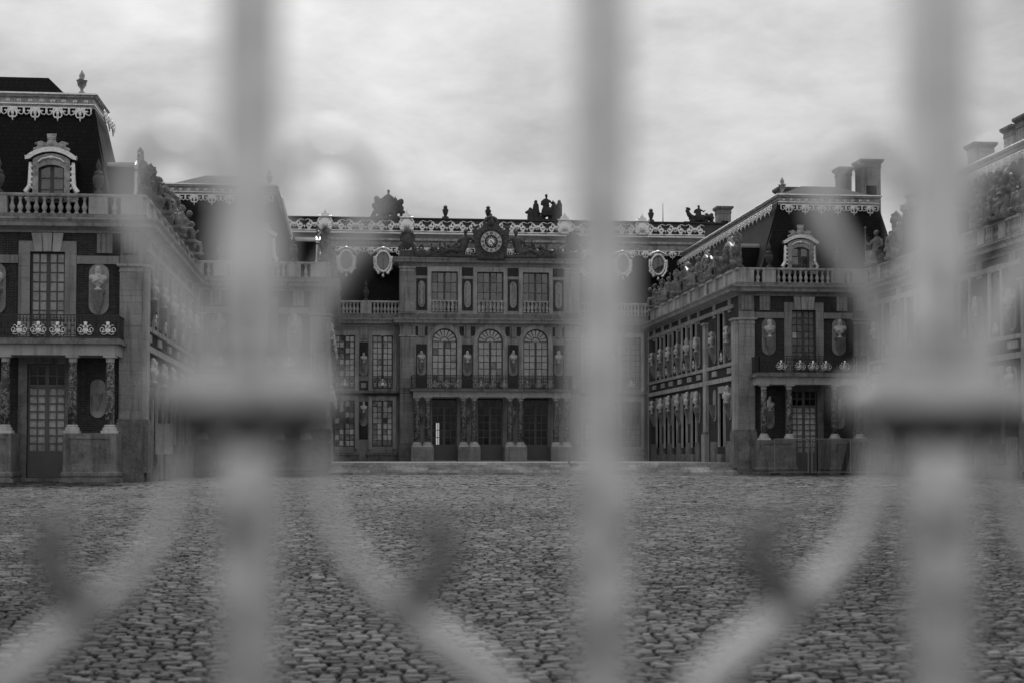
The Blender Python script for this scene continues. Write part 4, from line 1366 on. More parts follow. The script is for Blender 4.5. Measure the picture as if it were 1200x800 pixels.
    # portico
    for xp in (-5.75, -1.92, 1.92, 5.75):
        for q in (-1, 1):
            column(fr, COLC, xp + q * 0.44, 2.35, 1.75)
        fr.put('pedestal', MB().box(xp - 0.92, xp + 0.92, -2.25, -0.3, 0.78, 1.968), 'stone')
        bust(root, fr, xp, 4.5, 'shaded bust between paired porch columns flanking the middle door' if abs(xp) < 3 else 'shaded bust between the end pair of porch columns under the clock balcony', 'busts flanking the middle door' if abs(xp) < 3 else 'busts behind the end porch columns', 0.8, niche=False)
    fr.put('porch_beam', MB().box(-6.5, 6.5, -2.1, -1.4, 6.045, 6.5), 'stone_white')
    fr.put('porch_ceiling', MB().box(-6.45, 6.45, -1.395, -0.15, 6.2, 6.5), 'stone')
    fr.put('balcony_slab', MB().box(-6.75, 6.75, -2.35, -0.13, 6.505, 6.7), 'stone_weathered')
    railing(fr, -6.6, 6.6, 6.7, 2.15, [x + k for x in wx for k in (-0.95, 0, 0.95)], 1.1, 2.0, 0.8, MASK_DULL)
    # side bays
    for q in (-1, 1):
        xa, xb = (XL - AX, -HW) if q < 0 else (HW, XR - AX)
        wins = [q * 12.1, q * 8.95]
        hs = []
        for x in wins:
            hs += [(x - 0.85, x + 0.85, 2.0, 5.85), (x - 0.85, x + 0.85, 6.85, 11.25)]
        fs.put('side_wall', MB().wall(xa, xb, 0.8, 12.2, hs, 0, 0.5), 'stone')
        for x in wins:
            window(fs, x, 2.0, 1.7, 3.85, 2, 8, curtain=0.52)
            window(fs, x, 6.85, 1.7, 4.4, 2, 9, curtain=True)
            railing(fs, x - 0.84, x + 0.84, 6.87, 0.05, [x], 0.98)
            for z0, z1, h in ((2.0, 5.85, 6.2), (6.85, 11.25, 11.6)):
                fs.put('window_surround', MB().prism([(x - 1.15, z0 - 0.2), (x - 0.85, z0 - 0.2), (x - 0.85, z1), (x + 0.85, z1), (x + 0.85, z0 - 0.2), (x + 1.15, z0 - 0.2), (x + 1.15, h), (x - 1.15, h)], -0.1, 0.2), 'stone_pale')
                fs.put('keystone', MB().prism([(x - 0.2, z1 - 0.04), (x + 0.2, z1 - 0.04), (x + 0.32, h + 0.05), (x - 0.32, h + 0.05)], -0.2, -0.1), 'stone_pale')
            fs.put('bench_plinth', MB().sweep([(x - 1.2, 0), (x - 1.2, -0.3), (x + 1.2, -0.3), (x + 1.2, 0)], [(-0.2, 0.8), (0.1, 0.8), (0.1, 1.0), (0.0, 1.04), (0.0, 1.2), (0.08, 1.3), (0.08, 1.5), (-0.2, 1.5)]), 'stone_weathered')
        xm = q * 10.52
        fs.put('brick_panel', MB().box(xm - 0.36, xm + 0.36, -0.03, 0, 2.6, 5.75), 'brick')
        fs.put('brick_panel', MB().box(xm - 0.36, xm + 0.36, -0.03, 0, 7.9, 10.7), 'brick')
        fs.put('brick_panel', MB().box(xm - 0.36, xm + 0.36, -0.03, 0, 6.7, 7.5), 'brick')
        fs.put('inset_panel', MB().box(xm - 0.2, xm + 0.2, -0.07, -0.03, 6.9, 7.3), 'stone_pale')
        fs.at('triglyph', TRI_S, xm, 10.95, 0.02)
        side = 'between the drainpipe and' if q > 0 else 'on the far side of'
        bust(root, fs, xm, 4.85, 'white marble bust on the lower pier beside the porch of the clock facade', 'lower pier busts of the clock facade', 0.85)
        bust(root, fs, xm, 9.0, 'marble bust on the upper pier of the side bays of the clock facade', 'upper pier busts of the clock facade', 0.85)
        fs.put('string_course', MB().box(xa + 0.02, xb - 0.02, -0.15, 0.0, 6.22, 6.62), 'stone_weathered')
        # balustrade
        fs.put('blocking_course', MB().box(xa, xb, -0.12, 0.3, 12.62, 13.08), 'stone_weathered')
        rl = fs.put('balustrade', MB().box(xa, xb, -0.13, 0.22, 14.0, 14.15), 'stone_pale')
        xmid = (xa + xb) / 2
        place('balustrade_pedestal', MB().box(xmid - 0.48, xmid + 0.48, -0.1, 0.18, 13.085, 14.0).mesh('balustrade_pedestal', 'stone_pale'), rl)
        n = 9
        for k in (-1, 1):
            for i in range(n):
                place('baluster', BAL, rl, (xmid + k * (0.7 + i * 0.295), 0.04, 13.085))
        urn((AX + xmid, 131.05, 14.15), 'stone urn on the balustrade beneath the oval gilded dormers', 'urns beneath the oval dormers', 0.85)
    dp = MB().tube([(13.25, -0.2, 12.0), (13.25, -0.2, 2.6), (13.2, -0.3, 2.3), (13.2, -0.3, 0.8)], 0.1, 8)
    fs.put('drainpipe', dp, 'lead', 50)
    dp = MB().tube([(-12.95 - 0.05, -0.2, 12.0), (-13.0, -0.2, 0.8)], 0.09, 8)
    fs.put('drainpipe', dp, 'lead', 50)
    # rear wall with one bright window opposite the first door, floors
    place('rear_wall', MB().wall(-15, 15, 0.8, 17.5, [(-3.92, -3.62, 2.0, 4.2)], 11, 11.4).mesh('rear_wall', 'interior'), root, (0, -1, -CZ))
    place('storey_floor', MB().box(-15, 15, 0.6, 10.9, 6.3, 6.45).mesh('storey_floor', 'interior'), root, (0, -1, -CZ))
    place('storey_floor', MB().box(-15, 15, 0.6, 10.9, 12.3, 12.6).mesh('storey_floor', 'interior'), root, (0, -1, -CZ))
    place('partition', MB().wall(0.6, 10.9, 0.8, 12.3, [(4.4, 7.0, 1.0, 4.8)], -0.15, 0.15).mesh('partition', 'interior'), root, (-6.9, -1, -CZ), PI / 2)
    # roof
    X0, X1 = -9.0, 33.0
    rm = MB().add([(X0, 132.1, 12.6), (X1, 132.1, 12.6), (X1, 133.6, 19.2), (X0, 133.6, 19.2), (X0, 142, 12.6), (X1, 142, 12.6), (X1, 140.5, 19.2), (X0, 140.5, 19.2)],
                  [(0, 1, 2, 3), (5, 4, 7, 6), (0, 4, 5, 1), (3, 2, 6, 7), (0, 3, 7, 4), (1, 5, 6, 2)])
    place('roof', rm.mesh('roof', 'slate'), root, off)
    rt = MB().add([(X0, 133.5, 19.5), (X1, 133.5, 19.5), (X1, 135.6, 20.5), (X0, 135.6, 20.5), (X0, 140.5, 19.5), (X1, 140.5, 19.5), (X1, 138.5, 20.5), (X0, 138.5, 20.5)],
                  [(0, 1, 2, 3), (5, 4, 7, 6), (0, 4, 5, 1), (3, 2, 6, 7), (0, 3, 7, 4), (1, 5, 6, 2)])
    place('roof_top', rt.mesh('roof_top', 'lead'), root, off)
    place('roof_gutter', MB().sweep([(X0, 133.5), (X1, 133.5)], [(-0.2, 18.95), (0.1, 18.95), (0.14, 19.1), (0.05, 19.2), (0.08, 19.42), (0.3, 19.55), (0.3, 19.72), (-0.2, 19.76)]).mesh('roof_gutter', 'gilt_worn'), root, off)
    place('ridge_plate', MB().box(X0, X1, 135.85, 136.1, 20.45, 21.75).mesh('ridge_plate', 'lead'), root, off)
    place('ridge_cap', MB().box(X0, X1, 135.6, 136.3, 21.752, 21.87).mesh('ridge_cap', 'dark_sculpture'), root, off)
    place('ridge_foot', MB().sweep([(X0, 135.75), (X1, 135.75)], [(-0.1, 20.4), (0.25, 20.4), (0.25, 20.52), (0.1, 20.64), (-0.1, 20.64)]).mesh('ridge_foot', 'gilt'), root, off)
    for i in range(22):
        x = -6.6 + 1.76 * i
        place('crest', CREST, root, (x - root.location.x, 135.66 - 131, 20.66 - CZ), 0, (1, 1.3, 1.08))
    for x in (-2.2, 4.85, 18.7, 25.6):
        place('cartouche', CARTOUCHE, root, (x - root.location.x, 135.55 - 131, 20.6 - CZ))
    k = 0
    for i in range(30):
        x = -5.4 + 1.06 * i * 1.12
        if x < 29.5:
            place('pendant', PENDANT, root, (x - root.location.x, 133.28 - 131, 18.96 - CZ), 0, (1.12, 1, 1.1))
    # oval dormers
    ov = lambda a, b, n=20: [(a * math.cos(2 * PI * i / n), b * math.sin(2 * PI * i / n)) for i in range(n)]
    m = MB()
    for i in range(24):
        t = 2 * PI * i / 24
        m.ball((0.78 * math.cos(t), -0.05, 1.0 * math.sin(t)), (0.2, 0.16, 0.2), sub=1)
    for q in (-1, 1):
        m.tube([(q * x, -0.05, z) for x, z in ((0.2, 1.3), (0.8, 1.1), (1.05, 0.9))], 0.12, 6)
        m.tube([(q * x, -0.05, z) for x, z in ((0.95, 0.5), (1.02, -0.2), (0.85, -0.8), (0.4, -1.25))], lambda t: 0.17 - 0.04 * t, 6)
        m.ball((q * 0.95, -0.05, -0.65), (0.2, 0.14, 0.2))
        m.ball((q * 0.55, -0.05, -1.15), (0.22, 0.14, 0.18))
    m.ball((0, -0.05, -1.42), (0.2, 0.12, 0.22))
    m.ball((0, -0.08, 1.3), (0.35, 0.18, 0.16))
    OV = sculpt('oval_surround', m, 'gilt', 0.05, 0.0, 0.5)
    fr_pts = ov(0.72, 0.95)
    ring_f = MB().grid([2 * PI * i / 20 for i in range(21)], [0.86, 1.0], lambda i, j: True, lambda u, v: (0.72 * v * math.cos(u), 0.95 * v * math.sin(u)), 0.0, 0.1).mesh('window_frame', 'gilt_worn')
    half = [MB().prism([(q * 0.03, -0.85)] + [(q * max(0.03, 0.66 * math.cos(a)), 0.86 * math.sin(a)) for a in [-PI / 2 + PI * i / 10 for i in range(1, 10)]] + [(q * 0.03, 0.85)], -0.004, 0.004).mesh('pane', 'glass') for q in (-1, 1)]
    bar = MB().box(-0.035, 0.035, 0, 0.06, -0.9, 0.9).mesh('glazing_bar', 'paint_grey')
    body = MB().prism(ov(0.95, 1.2), 0.12, 2.0).mesh('oval_dormer', 'lead')
    back = MB().prism(ov(0.7, 0.93), 0.0, 0.02).mesh('curtain', 'paint_grey')
    for X in (-0.35, 2.75, 23.25, 26.35, 20.3):
        d = place('oval_dormer', body, root, (X - AX, 132.2 - 131, 17.6 - CZ), 0, (0.76, 1, 0.86))
        place('surround', OV, d)
        place('window_frame', ring_f, d, (0, -0.02, 0))
        place('glazing_bar', bar, d, (0, -0.01, 0))
        place('blind', back, d, (0, 0.08, 0))
        for h_ in half: place('pane', h_, d, (0, 0.02, 0))
    # ---- clock
    cz = 18.98
    ck = place('clock', sculpt('clock_case', clock_case(), 'mid_sculpture', 0.06, 0.02, 0.7), root, (0, -1.45, cz - CZ), 0, 0.9)
    disc = MB().lathe([(1.0, 0), (1.0, 0.06)], 36)
    for i, (x, y, z) in enumerate(disc.v):
        disc.v[i] = (x, -z, y)
    dm = disc.mesh('dial', 'dial_dark')
    place('dial', dm, ck, (0, -0.42, 0))
    def ringm(r0, r1, mat, name):
        return MB().grid([2 * PI * i / 36 for i in range(37)], [r0, r1], lambda i, j: True, lambda u, v: (v * math.cos(u), v * math.sin(u)), 0, 0.05).mesh(name, mat)
    place('chapter_ring', ringm(0.62, 0.98, 'dial_white', 'chapter_ring'), ck, (0, -0.52, 0))
    place('rim', ringm(0.99, 1.14, 'dark_sculpture', 'rim'), ck, (0, -0.54, 0))
    rays = []
    for i in range(32):
        r = 0.52 if i % 2 == 0 else 0.2
        rays.append((r * math.cos(2 * PI * i / 32), r * math.sin(2 * PI * i / 32)))
    place('sun_rays', MB().prism(rays, -0.03, 0.02).mesh('sun_rays', 'gilt'), ck, (0, -0.51, 0))
    NUM = ['XII', 'I', 'II', 'III', 'IIII', 'V', 'VI', 'VII', 'VIII', 'IX', 'X', 'XI']
    for i, s_ in enumerate(NUM):
        m = MB()
        wd = {'I': 0.06, 'V': 0.13, 'X': 0.13}
        tot = sum(wd[c] for c in s_)
        x = -tot / 2
        pieces = []
        for c in s_:
            w = wd[c]
            if c == 'I': pieces.append(((x + w / 2, -0.12), (x + w / 2, 0.12)))
            if c == 'V': pieces += [((x, 0.12), (x + w / 2, -0.12)), ((x + w, 0.12), (x + w / 2, -0.12))]
            if c == 'X': pieces += [((x, 0.12), (x + w, -0.12)), ((x + w, 0.12), (x, -0.12))]
            x += w
        for (ax, az_), (bx, bz) in pieces:
            m.tube([(ax, 0, az_), (bx, 0, bz)], 0.02, 4)
        a = PI / 2 - i * PI / 6
        o = place('numeral', m.mesh('numeral', 'dial_dark'), ck, (0.8 * math.cos(a), -0.535, 0.8 * math.sin(a)))
        o.rotation_euler = (0, -(a - PI / 2), 0)
        o['kind'] = 'stuff'
    h = MB().prism([(-0.035, -0.15), (0.035, -0.15), (0.05, 0.55), (0, 0.9), (-0.05, 0.55)], 0, 0.03).mesh('hand', 'iron')
    o = place('hand', h, ck, (0, -0.6, 0))
    o.rotation_euler = (0, R(140), 0)
    return root
def clock_case():
    m = MB()
    pts = [(-1.15, -1.5), (1.15, -1.5), (1.3, -0.4), (1.5, 0.6), (1.75, 1.15), (1.1, 1.15), (0.8, 1.5), (0.45, 1.75), (-0.45, 1.75), (-0.8, 1.5), (-1.1, 1.15), (-1.75, 1.15), (-1.5, 0.6), (-1.3, -0.4)]
    m.prism(pts, -0.4, 0.5)
    for i in range(22):
        t = 2 * PI * i / 22
        m.ball((1.22 * math.cos(t), -0.42, 1.22 * math.sin(t)), (0.17, 0.14, 0.17), sub=1)
    m.ball((0, -0.45, 1.75), (0.34, 0.22, 0.34))
    for k in range(9):
        a = PI * k / 8
        m.ball((0.62 * math.cos(a), -0.3, 1.75 + 0.55 * math.sin(a)), (0.18, 0.16, 0.18), sub=1)
    for q in (-1, 1):
        m.tube([(q * 1.1, -0.35, 1.5), (q * 1.5, -0.35, 1.3), (q * 1.75, -0.35, 1.45)], 0.13, 6)
        m.tube([(q * 1.3, -0.35, -1.4), (q * 1.35, -0.35, -0.6), (q * 1.5, -0.35, 0.4), (q * 1.55, -0.35, 1.0)], 0.16, 6)
    m.tube([(-1.3, -0.2, -1.5), (1.3, -0.2, -1.5)], 0.2, 8)
    m.ball((0, 0, 2.45), (0.16, 0.16, 0.28))
    return m
wA = centre()

# ------------------------------------------------------------------ sculpture about the clock and on the roofs
def recliner(flip, mat='mid_sculpture'):
    """figure leaning against the clock, legs stretched away from it along the cornice"""
    f = flip
    m = MB()
    m.box(-0.3 * f - 1.6, -0.3 * f + 1.6, -0.35, 0.35, -0.06, 0.14)
    m.tube([(0.2 * f, 0, 0.35), (0.05 * f, 0, 0.8), (-0.1 * f, -0.02, 1.3)], lambda t: 0.27 + 0.04 * math.sin(t * 3), 10)
    m.ball((-0.1 * f, 0, 1.32), (0.32, 0.2, 0.17))
    m.tube([(-0.1 * f, 0, 1.35), (-0.08 * f, -0.03, 1.58)], 0.09, 8)
    m.ball((-0.06 * f, -0.05, 1.72), (0.14, 0.16, 0.19))
    m.ball((-0.1 * f, 0.02, 1.8), (0.16, 0.15, 0.14))
    for y in (-0.16, 0.14):
        m.tube([(0.25 * f, y, 0.35), (1.0 * f, y * 1.3 - 0.08, 0.62 + y), (1.75 * f, y, 0.2)], lambda t: 0.2 - 0.1 * t, 8)
    m.tube([(-0.35 * f, 0, 1.32), (-0.7 * f, -0.1, 1.05), (-0.95 * f, -0.15, 1.35)], lambda t: 0.11 - 0.04 * t, 8)
    m.tube([(0.2 * f, 0, 1.3), (0.5 * f, -0.1, 1.0), (0.75 * f, -0.2, 0.75)], lambda t: 0.11 - 0.04 * t, 8)
    for k in range(8):
        m.ball(((0.3 + 0.22 * k) * f, -0.15, 0.28 + 0.1 * math.sin(k * 1.9)), (0.2, 0.22, 0.2), sub=1)
    return sculpt('reclining_statue', m, mat, 0.045, 0.015, 0.6)
yC = 129.75
tag(place('reclining_statue', recliner(-1), None, (AX - 2.2, yC - 0.1, 17.76), 0, 1.2), 'bare-chested dark statue leaning on the clock, helmet heap at his feet', 'statue')
tag(place('reclining_statue', recliner(1), None, (AX + 2.2, yC - 0.1, 17.76), 0, 1.2), 'robed dark statue leaning on the clock with raised head', 'statue')
def garland_heap(seed, ln, near):
    r = random.Random(seed)
    m = MB()
    m.box(-ln / 2, ln / 2, -0.3, 0.3, -0.05, 0.2)
    n = int(ln / 0.16)
    for i in range(n):
        u = (i + 0.5) / n
        x = -ln / 2 + ln * u
        rise = (1.0 - 0.55 * u) if near > 0 else (0.45 + 0.55 * u)
        hh = rise * (0.75 + 0.45 * abs(math.sin(i * 0.7 + seed)) + r.uniform(0, 0.25))
        m.ball((x, -0.05, hh * 0.45), (r.uniform(0.14, 0.26), 0.26, hh * 0.5), (0, r.uniform(-30, 30), 0), sub=1)
        for k in range(3):
            m.ball((x + r.uniform(-0.1, 0.1), -0.28, r.uniform(0.1, hh)), (r.uniform(0.08, 0.16), 0.12, r.uniform(0.08, 0.18)), sub=1)
        if i % 4 == 0:
            m.tube([(x, 0, 0.2), (x + r.uniform(-0.4, 0.4), 0, hh + 0.3)], 0.09, 5)
    return sculpt('garland_heap', m, 'mid_sculpture', 0.05, 0.025, 0.6)
tag(place('carved_garland', garland_heap(2, 3.6, -1), None, (AX - 4.5, yC - 0.1, 17.76)), 'dark carved arms and foliage beside the bare-chested statue', 'sculpture')
tag(place('carved_garland', garland_heap(5, 3.6, 1), None, (AX + 4.5, yC - 0.1, 17.76)), 'dark carved arms and foliage beside the robed statue', 'sculpture')
for q, lb in ((-1, 'crowned stone cartouche closing the clock parapet on the side of the bare-chested statue'), (1, 'crowned stone cartouche closing the clock parapet on the side of the robed statue')):
    tag(place('parapet_cartouche', PCART, None, (AX + q * 6.95, yC + 0.1, 17.76), 0, (0.85, 0.9, 1.0)), lb, 'sculpture')
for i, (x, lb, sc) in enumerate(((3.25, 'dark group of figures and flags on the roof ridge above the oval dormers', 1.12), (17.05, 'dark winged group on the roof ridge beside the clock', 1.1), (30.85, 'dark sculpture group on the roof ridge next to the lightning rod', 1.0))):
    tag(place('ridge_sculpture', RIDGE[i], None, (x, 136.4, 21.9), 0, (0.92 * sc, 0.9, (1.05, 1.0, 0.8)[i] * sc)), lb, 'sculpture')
smf = MB().lathe([(0.3, 0), (0.3, 0.2), (0.12, 0.3), (0.2, 0.5), (0.28, 0.8), (0.14, 1.0), (0.2, 1.1), (0.05, 1.25)], 8).mesh('ridge_finial', 'dark_sculpture', 60)
for x, lb in ((8.25, 'small dark urn finial on the ridge beside the clock crown'), (12.0, 'small dark urn finial on the ridge right behind the clock crown'), (26.5, 'small dark urn finial on the ridge by the lightning rod')):
    tag(place('ridge_finial', smf, None, (x, 136.1, 21.85)), lb, 'finial')
tag(place('lightning_rod', MB().tube([(27.6, 136.2, 21.8), (27.6, 136.2, 22.4), (27.6, 136.2, 23.6)], lambda t: 0.05 - 0.03 * t, 6).mesh('lightning_rod', 'iron')), 'thin lightning rod standing on the palace roof ridge', 'lightning rod')
chimney(wA, 33.4, 137, 19.0, 22.6, 1.15, 1.3)

# sculptures on the balustrades of the wings
def on_side(W_, t, me, name, label, cat, group=None, sc=1.0, z=13.5, rot=0.0):
    root, fr, sd, T = W_
    p = Vector(sd(T(t), z + 0.08 * sc, -0.02)) + root.location
    sc *= random.uniform(0.78, 0.98)
    return tag(place(name, me, None, p, sd.rz + rot + random.uniform(-0.5, 0.5), (sc * random.choice((-1, 1)), sc, sc * random.uniform(1.0, 1.15))), label, cat, group)
for i, t in enumerate((3.35, 8.85, 14.35, 19.85, 25.35)):
    for W_, nm in ((wB, 'fenced wing'), (wC, 'wing behind notice board')):
        on_side(W_, t, TROPHY[int(t) % 3], 'trophy_sculpture', f'{ORD[i]} stone trophy of arms from the corner on the court balustrade, {nm}', 'sculpture', f'court trophies of the {nm}', 1.15)
for i, t in enumerate((6.1, 11.6, 17.1, 22.6, 28.1)):
    for W_, nm in ((wB, 'fenced wing'), (wC, 'wing behind notice board')):
        on_side(W_, t, SEATED[i % 3], 'seated_statue', f'{ORD[i]} seated stone figure from the corner on the court balustrade, {nm}', 'statue', f'court statues of the {nm}', 1.2)
on_side(wB, 0.45, TROPHY[1], 'trophy_sculpture', 'large stone trophy at the balustrade corner of the wing with site fencing', 'sculpture', None, 1.35)
on_side(wC, 0.45, TROPHY[1], 'trophy_sculpture', 'stone trophy at the balustrade corner below the ridge scrolls', 'sculpture', None, 1.35)
on_side(wD, 0.45, TROPHY[2], 'trophy_sculpture', 'large stone trophy at the balustrade corner of the pavilion', 'sculpture', None, 1.0)
for i, (t, k) in enumerate(((3.35, 0), (6.1, -1), (8.85, 0), (11.6, -2), (14.35, 1), (17.1, -1), (19.85, 2), (22.6, -2))):
    if k < 0:
        on_side(wD, t, SEATED[-k], 'seated_statue', f'{ORD[i // 2]} seated stone figure from the corner on the court balustrade, notice board pavilion', 'statue', 'court statues of the pavilion', 1.2)
    else:
        on_side(wD, t, TROPHY[k], 'trophy_sculpture', f'{ORD[i // 2]} stone trophy from the corner on the court balustrade, notice board pavilion', 'sculpture', 'court trophies of the pavilion', 1.2)
for t, k, lb in ((0.5, 0, 'seated figure at the outer corner of the open balustrade'), (3.35, 4, 'stone trophy next to a seated figure on the open balustrade'), (6.1, 5, 'stone trophy on the open balustrade below the three chimneys')):
    on_side(wE, t, SEATED[2] if k < 4 else TROPHY[k - 4], 'balustrade_sculpture', lb, 'statue', None, 1.35)
on_side(wE, 4.4, SEATED[0], 'seated_statue', 'seated stone woman on the open balustrade below the three chimneys', 'statue', None, 1.25, rot=0.3)
on_side(wE, 11.6, TROPHY[2], 'trophy_sculpture', 'tall stone trophy halfway along the open balustrade', 'sculpture', None, 1.3)
on_side(wE, 19.9, TROPHY[1], 'trophy_sculpture', 'stone trophy behind the seated statue with a staff', 'sculpture', None, 1.5)
on_side(wE, 23.2, SEATED[0], 'seated_statue', 'seated stone statue with a staff at the inner end of the open balustrade', 'statue', None, 1.35, rot=0.7)

# ------------------------------------------------------------------ small things in the court
def bird(loc):
    m = MB()
    m.ball((0, 0, 0.17), (0.17, 0.085, 0.085), (0, 12, 0))
    m.ball((0.17, 0, 0.24), (0.065, 0.055, 0.06))
    m.tube([(0.2, 0, 0.24), (0.29, 0, 0.22)], lambda t: 0.03 - 0.02 * t, 6)
    m.tube([(-0.12, 0, 0.16), (-0.34, 0, 0.1)], lambda t: 0.05 - 0.01 * t, 6, 0.6)
    for s in (-1, 1):
        m.ball((-0.04, s * 0.07, 0.18), (0.16, 0.03, 0.06), (0, 14, 0))
        m.tube([(0.01, s * 0.03, 0.12), (0.03, s * 0.03, 0.0)], 0.014, 5)
    o = place('crow', sculpt('crow', m, 'black_feathers', 0.012, 0.0, 0.5), None, loc, PI + 0.3, 1.35)
    tag(o, 'small black crow standing on the stone steps', 'bird')
bird((14.35, 100.5, 0.47))

def sign():
    o = place('notice_board', MB().box(-0.045, 0.045, -0.03, 0.03, 0, 2.75).mesh('post', 'iron'), None, (-9.05, 78.2, 0.0))
    place('panel', MB().box(-0.42, 0.42, -0.06, -0.031, 1.3, 2.8).mesh('panel', 'stone_pale'), o)
    place('foot', MB().box(-0.25, 0.25, -0.2, 0.2, 0, 0.06).mesh('foot', 'iron'), o)
    tag(o, 'blank pale notice board on a dark post beside the pavilion corner', 'sign')
sign()

def site_fence(x0, x1, y, h, label, z0=0.0):
    r = empty('site_fence', ((x0 + x1) / 2, y, z0))
    w = x1 - x0
    fm = MB()
    for x in (-w / 2, w / 2):
        place('post', MB().tube([(x, 0, 0.1), (x, 0, h)], 0.045, 6).mesh('post', 'barrier_steel'), r)
        place('foot', MB().prism([(x - 0.35, 0), (x + 0.35, 0), (x + 0.28, 0.14), (x - 0.28, 0.14)], -0.12, 0.12).mesh('foot', 'board_dark'), r)
    for z in (0.2, h - 0.03):
        place('rail', MB().tube([(-w / 2, 0, z), (w / 2, 0, z)], 0.04, 6).mesh('rail', 'barrier_steel'), r)
    for i in range(1, int(w / 0.25)):
        x = -w / 2 + 0.25 * i
        fm.tube([(x, 0, 0.2), (x, 0, h - 0.03)], 0.007, 4)
    o = place('wire_mesh', fm.mesh('wire_mesh', 'barrier_steel'), r)
    o['kind'] = 'stuff'
    tag(r, label, 'fence')
site_fence(26.6, 28.75, 96.2, 2.3, 'site fence panel standing before the shaded porch bust')
site_fence(28.9, 31.4, 95.9, 2.3, 'site fence panel standing before the porch door')
site_fence(31.5, 33.6, 96.1, 2.3, 'site fence panel standing before the leaning boards')
for k, (x, a) in enumerate(((31.2, 0.3), (32.1, 0.24), (32.6, 0.2))):
    b = place('leaning_board', MB().box(-0.16, 0.16, -0.025, 0.025, 0, 2.2).mesh('leaning_board', 'board_dark'), None, (x, 96.9 + 0.1 * k, 0.0))
    b.rotation_euler = (R(-12), a, 0)
    tag(b, 'dark plank leaning behind the site fence', 'board', 'planks behind the site fence')

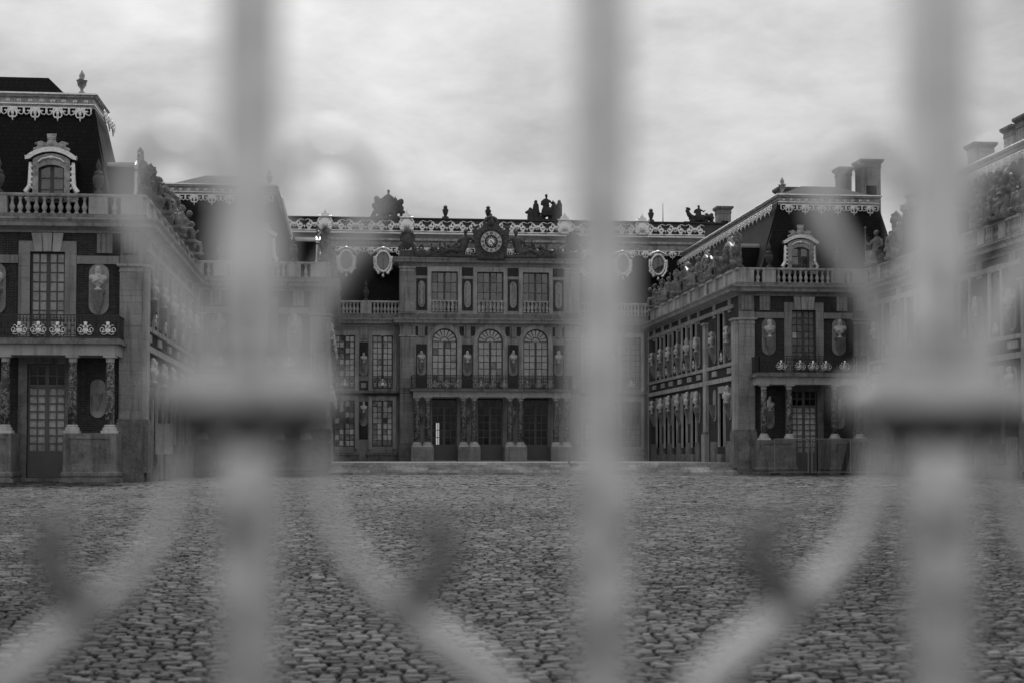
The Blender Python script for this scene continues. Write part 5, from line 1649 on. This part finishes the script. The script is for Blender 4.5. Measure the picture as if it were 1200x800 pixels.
# ------------------------------------------------------------------ the gate in front of the lens
def gate():
    Y = 0.65
    GS = 0.65 / 0.85                                       # the gate's small scale
    g = empty('palace_gate', (0.137 * GS, Y, gz(0)))
    tag(g, 'gilded iron palace gate with scrolls and collars seen very close', 'gate')
    ox, oy, oz = g.location
    px = 0.85 / 1833.0 / math.cos(R(5.9)) * 1.0            # metres per photo pixel at the gate, about
    px = 0.0004636 * GS
    bar = MB()
    zc = 1.2 + 0.0255 * GS                                            # height of the collars
    pitch = 0.1913 * GS
    x_mid = 0.1376 * GS
    top, bot = 2.75, 0.1
    def place_g(name, mb, mat, smooth=50):
        return place(name, mb.mesh(name, mat, smooth), g, (-ox, -oy, -oz))
    for z, r in ((-0.25, 0.022), (0.35, 0.018), (2.7, 0.022)):
        place_g('rail', MB().box(-1.5, 1.9, Y - r, Y + r, z - r, z + r), 'gate_paint')
    shared = {}
    for k in range(-10, 12):
        x = x_mid + k * pitch
        if k % 2 == 0:
            b = MB().box(-0.0142 * GS, 0.0142 * GS, -0.0115 * GS, 0.0115 * GS, -0.31, 2.9)
        else:
            b = MB().box(-0.0158 * GS, 0.0158 * GS, -0.0125 * GS, 0.0125 * GS, -0.31, 2.9)
        if k % 2 not in shared:
            shared[k % 2] = b.mesh('bar', 'gate_gilding')
        place('bar', shared[k % 2], g, (x - ox, 0, -oz))
        fin_ = MB().lathe([(0.012, 2.9), (0.024, 2.93), (0.012, 2.97), (0.02, 3.02), (0.002, 3.16)], 8)
        if 'fin' not in shared:
            shared['fin'] = fin_.mesh('spear_tip', 'gate_gilding', 60)
        place('spear_tip', shared['fin'], g, (x - ox, 0, -oz))
        if k % 2 == 0:
            continue
        # collar, leaf in front of the bar and four scrolls, in units of photo pixels about the bar
        U = lambda dx, dy, w=0.0: (dx * px, -w, -dy * px)
        if 'collar' not in shared:
            k_ = lambda prof: [(r * GS, z * GS) for r, z in prof]
            shared['collar'] = MB().sweep([(-0.046 * GS, 0.016 * GS), (-0.046 * GS, -0.016 * GS), (0.046 * GS, -0.016 * GS), (0.046 * GS, 0.016 * GS)],
                 k_([(-0.014, -0.002), (0.001, -0.002), (0.004, 0.003), (0.004, 0.012), (-0.002, 0.019), (-0.014, 0.019)]), True).mesh('collar', 'gate_gilding')
            shared['core'] = MB().box(-0.034 * GS, 0.034 * GS, -0.0125 * GS, 0.0125 * GS, -0.001 * GS, 0.018 * GS).mesh('collar_core', 'gate_gilding')
            shared['neck'] = MB().sweep([(-0.038 * GS, 0.014 * GS), (-0.038 * GS, -0.014 * GS), (0.038 * GS, -0.014 * GS), (0.038 * GS, 0.014 * GS)],
                 k_([(-0.03, -0.022), (-0.004, -0.02), (0.002, -0.012), (0.0, -0.0022), (-0.03, -0.0022)]), True).mesh('collar_neck_shade', 'iron')  # neck moulding coloured dark to stand in for the shade under the collar
            shared['leaf'] = MB().lathe(k_([(0.0165, 0.019), (0.0185, 0.04), (0.019, 0.06), (0.0185, 0.09), (0.016, 0.125)]), 10).mesh('leaf_sheath', 'gate_gilding', 60)
            shared['drop'] = MB().lathe(k_([(0.0158, -0.075), (0.018, -0.058), (0.0185, -0.045), (0.016, -0.02)]), 10).mesh('leaf_drop', 'gate_gilding', 60)
            def smooth_path(pts, n=36):
                P = [Vector(U(*p)) for p in pts]
                P = [2 * P[0] - P[1]] + P + [2 * P[-1] - P[-2]]
                out = []
                segs = len(P) - 3
                for i in range(segs):
                    for j in range(max(2, n // segs)):
                        t = j / max(2, n // segs)
                        a, b, c, d = P[i:i + 4]
                        out.append(0.5 * ((2 * b) + (c - a) * t + (2 * a - 5 * b + 4 * c - d) * t * t + (3 * b - a - 3 * c + d) * t ** 3))
                out.append(P[-2])
                return out
            up = [(62, -20), (64, -70), (78, -120), (104, -165), (132, -210), (142, -255), (125, -295), (92, -312), (62, -300), (48, -275), (58, -255)]
            low = [(72, 28), (78, 80), (102, 150), (150, 210), (215, 265), (290, 330), (330, 400), (318, 460), (275, 480), (245, 455)]
            curl = [(178, 236), (206, 205), (226, 170), (222, 140), (204, 132), (196, 148)]
            for s in (-1, 1):
                shared['up', s] = MB().tube([(s * p.x, p.y, p.z) for p in smooth_path(up, 50)], lambda t: (0.0088 - 0.0045 * t) * GS, 8).mesh('scroll', 'gate_gilding', 'all')
                shared['low', s] = MB().tube([(s * p.x, p.y, p.z) for p in smooth_path(low, 50)], lambda t: (0.0062 + 0.0055 * max(0.0, math.sin((t - 0.25) * PI * 1.6))) * GS, 8).mesh('scroll', 'gate_gilding', 'all')
                shared['curl', s] = MB().tube([(s * p.x, p.y, p.z) for p in smooth_path(curl, 24)], lambda t: (0.012 - 0.006 * t) * GS, 8).mesh('curl', 'gate_paint', 'all')
        base = (x - ox, 0, zc - oz)
        place('collar', shared['collar'], g, base)
        place('collar_core', shared['core'], g, base)
        place('collar_neck_shade', shared['neck'], g, base)
        place('leaf_sheath', shared['leaf'], g, base)
        place('leaf_drop', shared['drop'], g, base)
        for s in (-1, 1):
            place('scroll', shared['up', s], g, base)
            place('scroll', shared['low', s], g, base)
            place('curl', shared['curl', s], g, base)
gate()
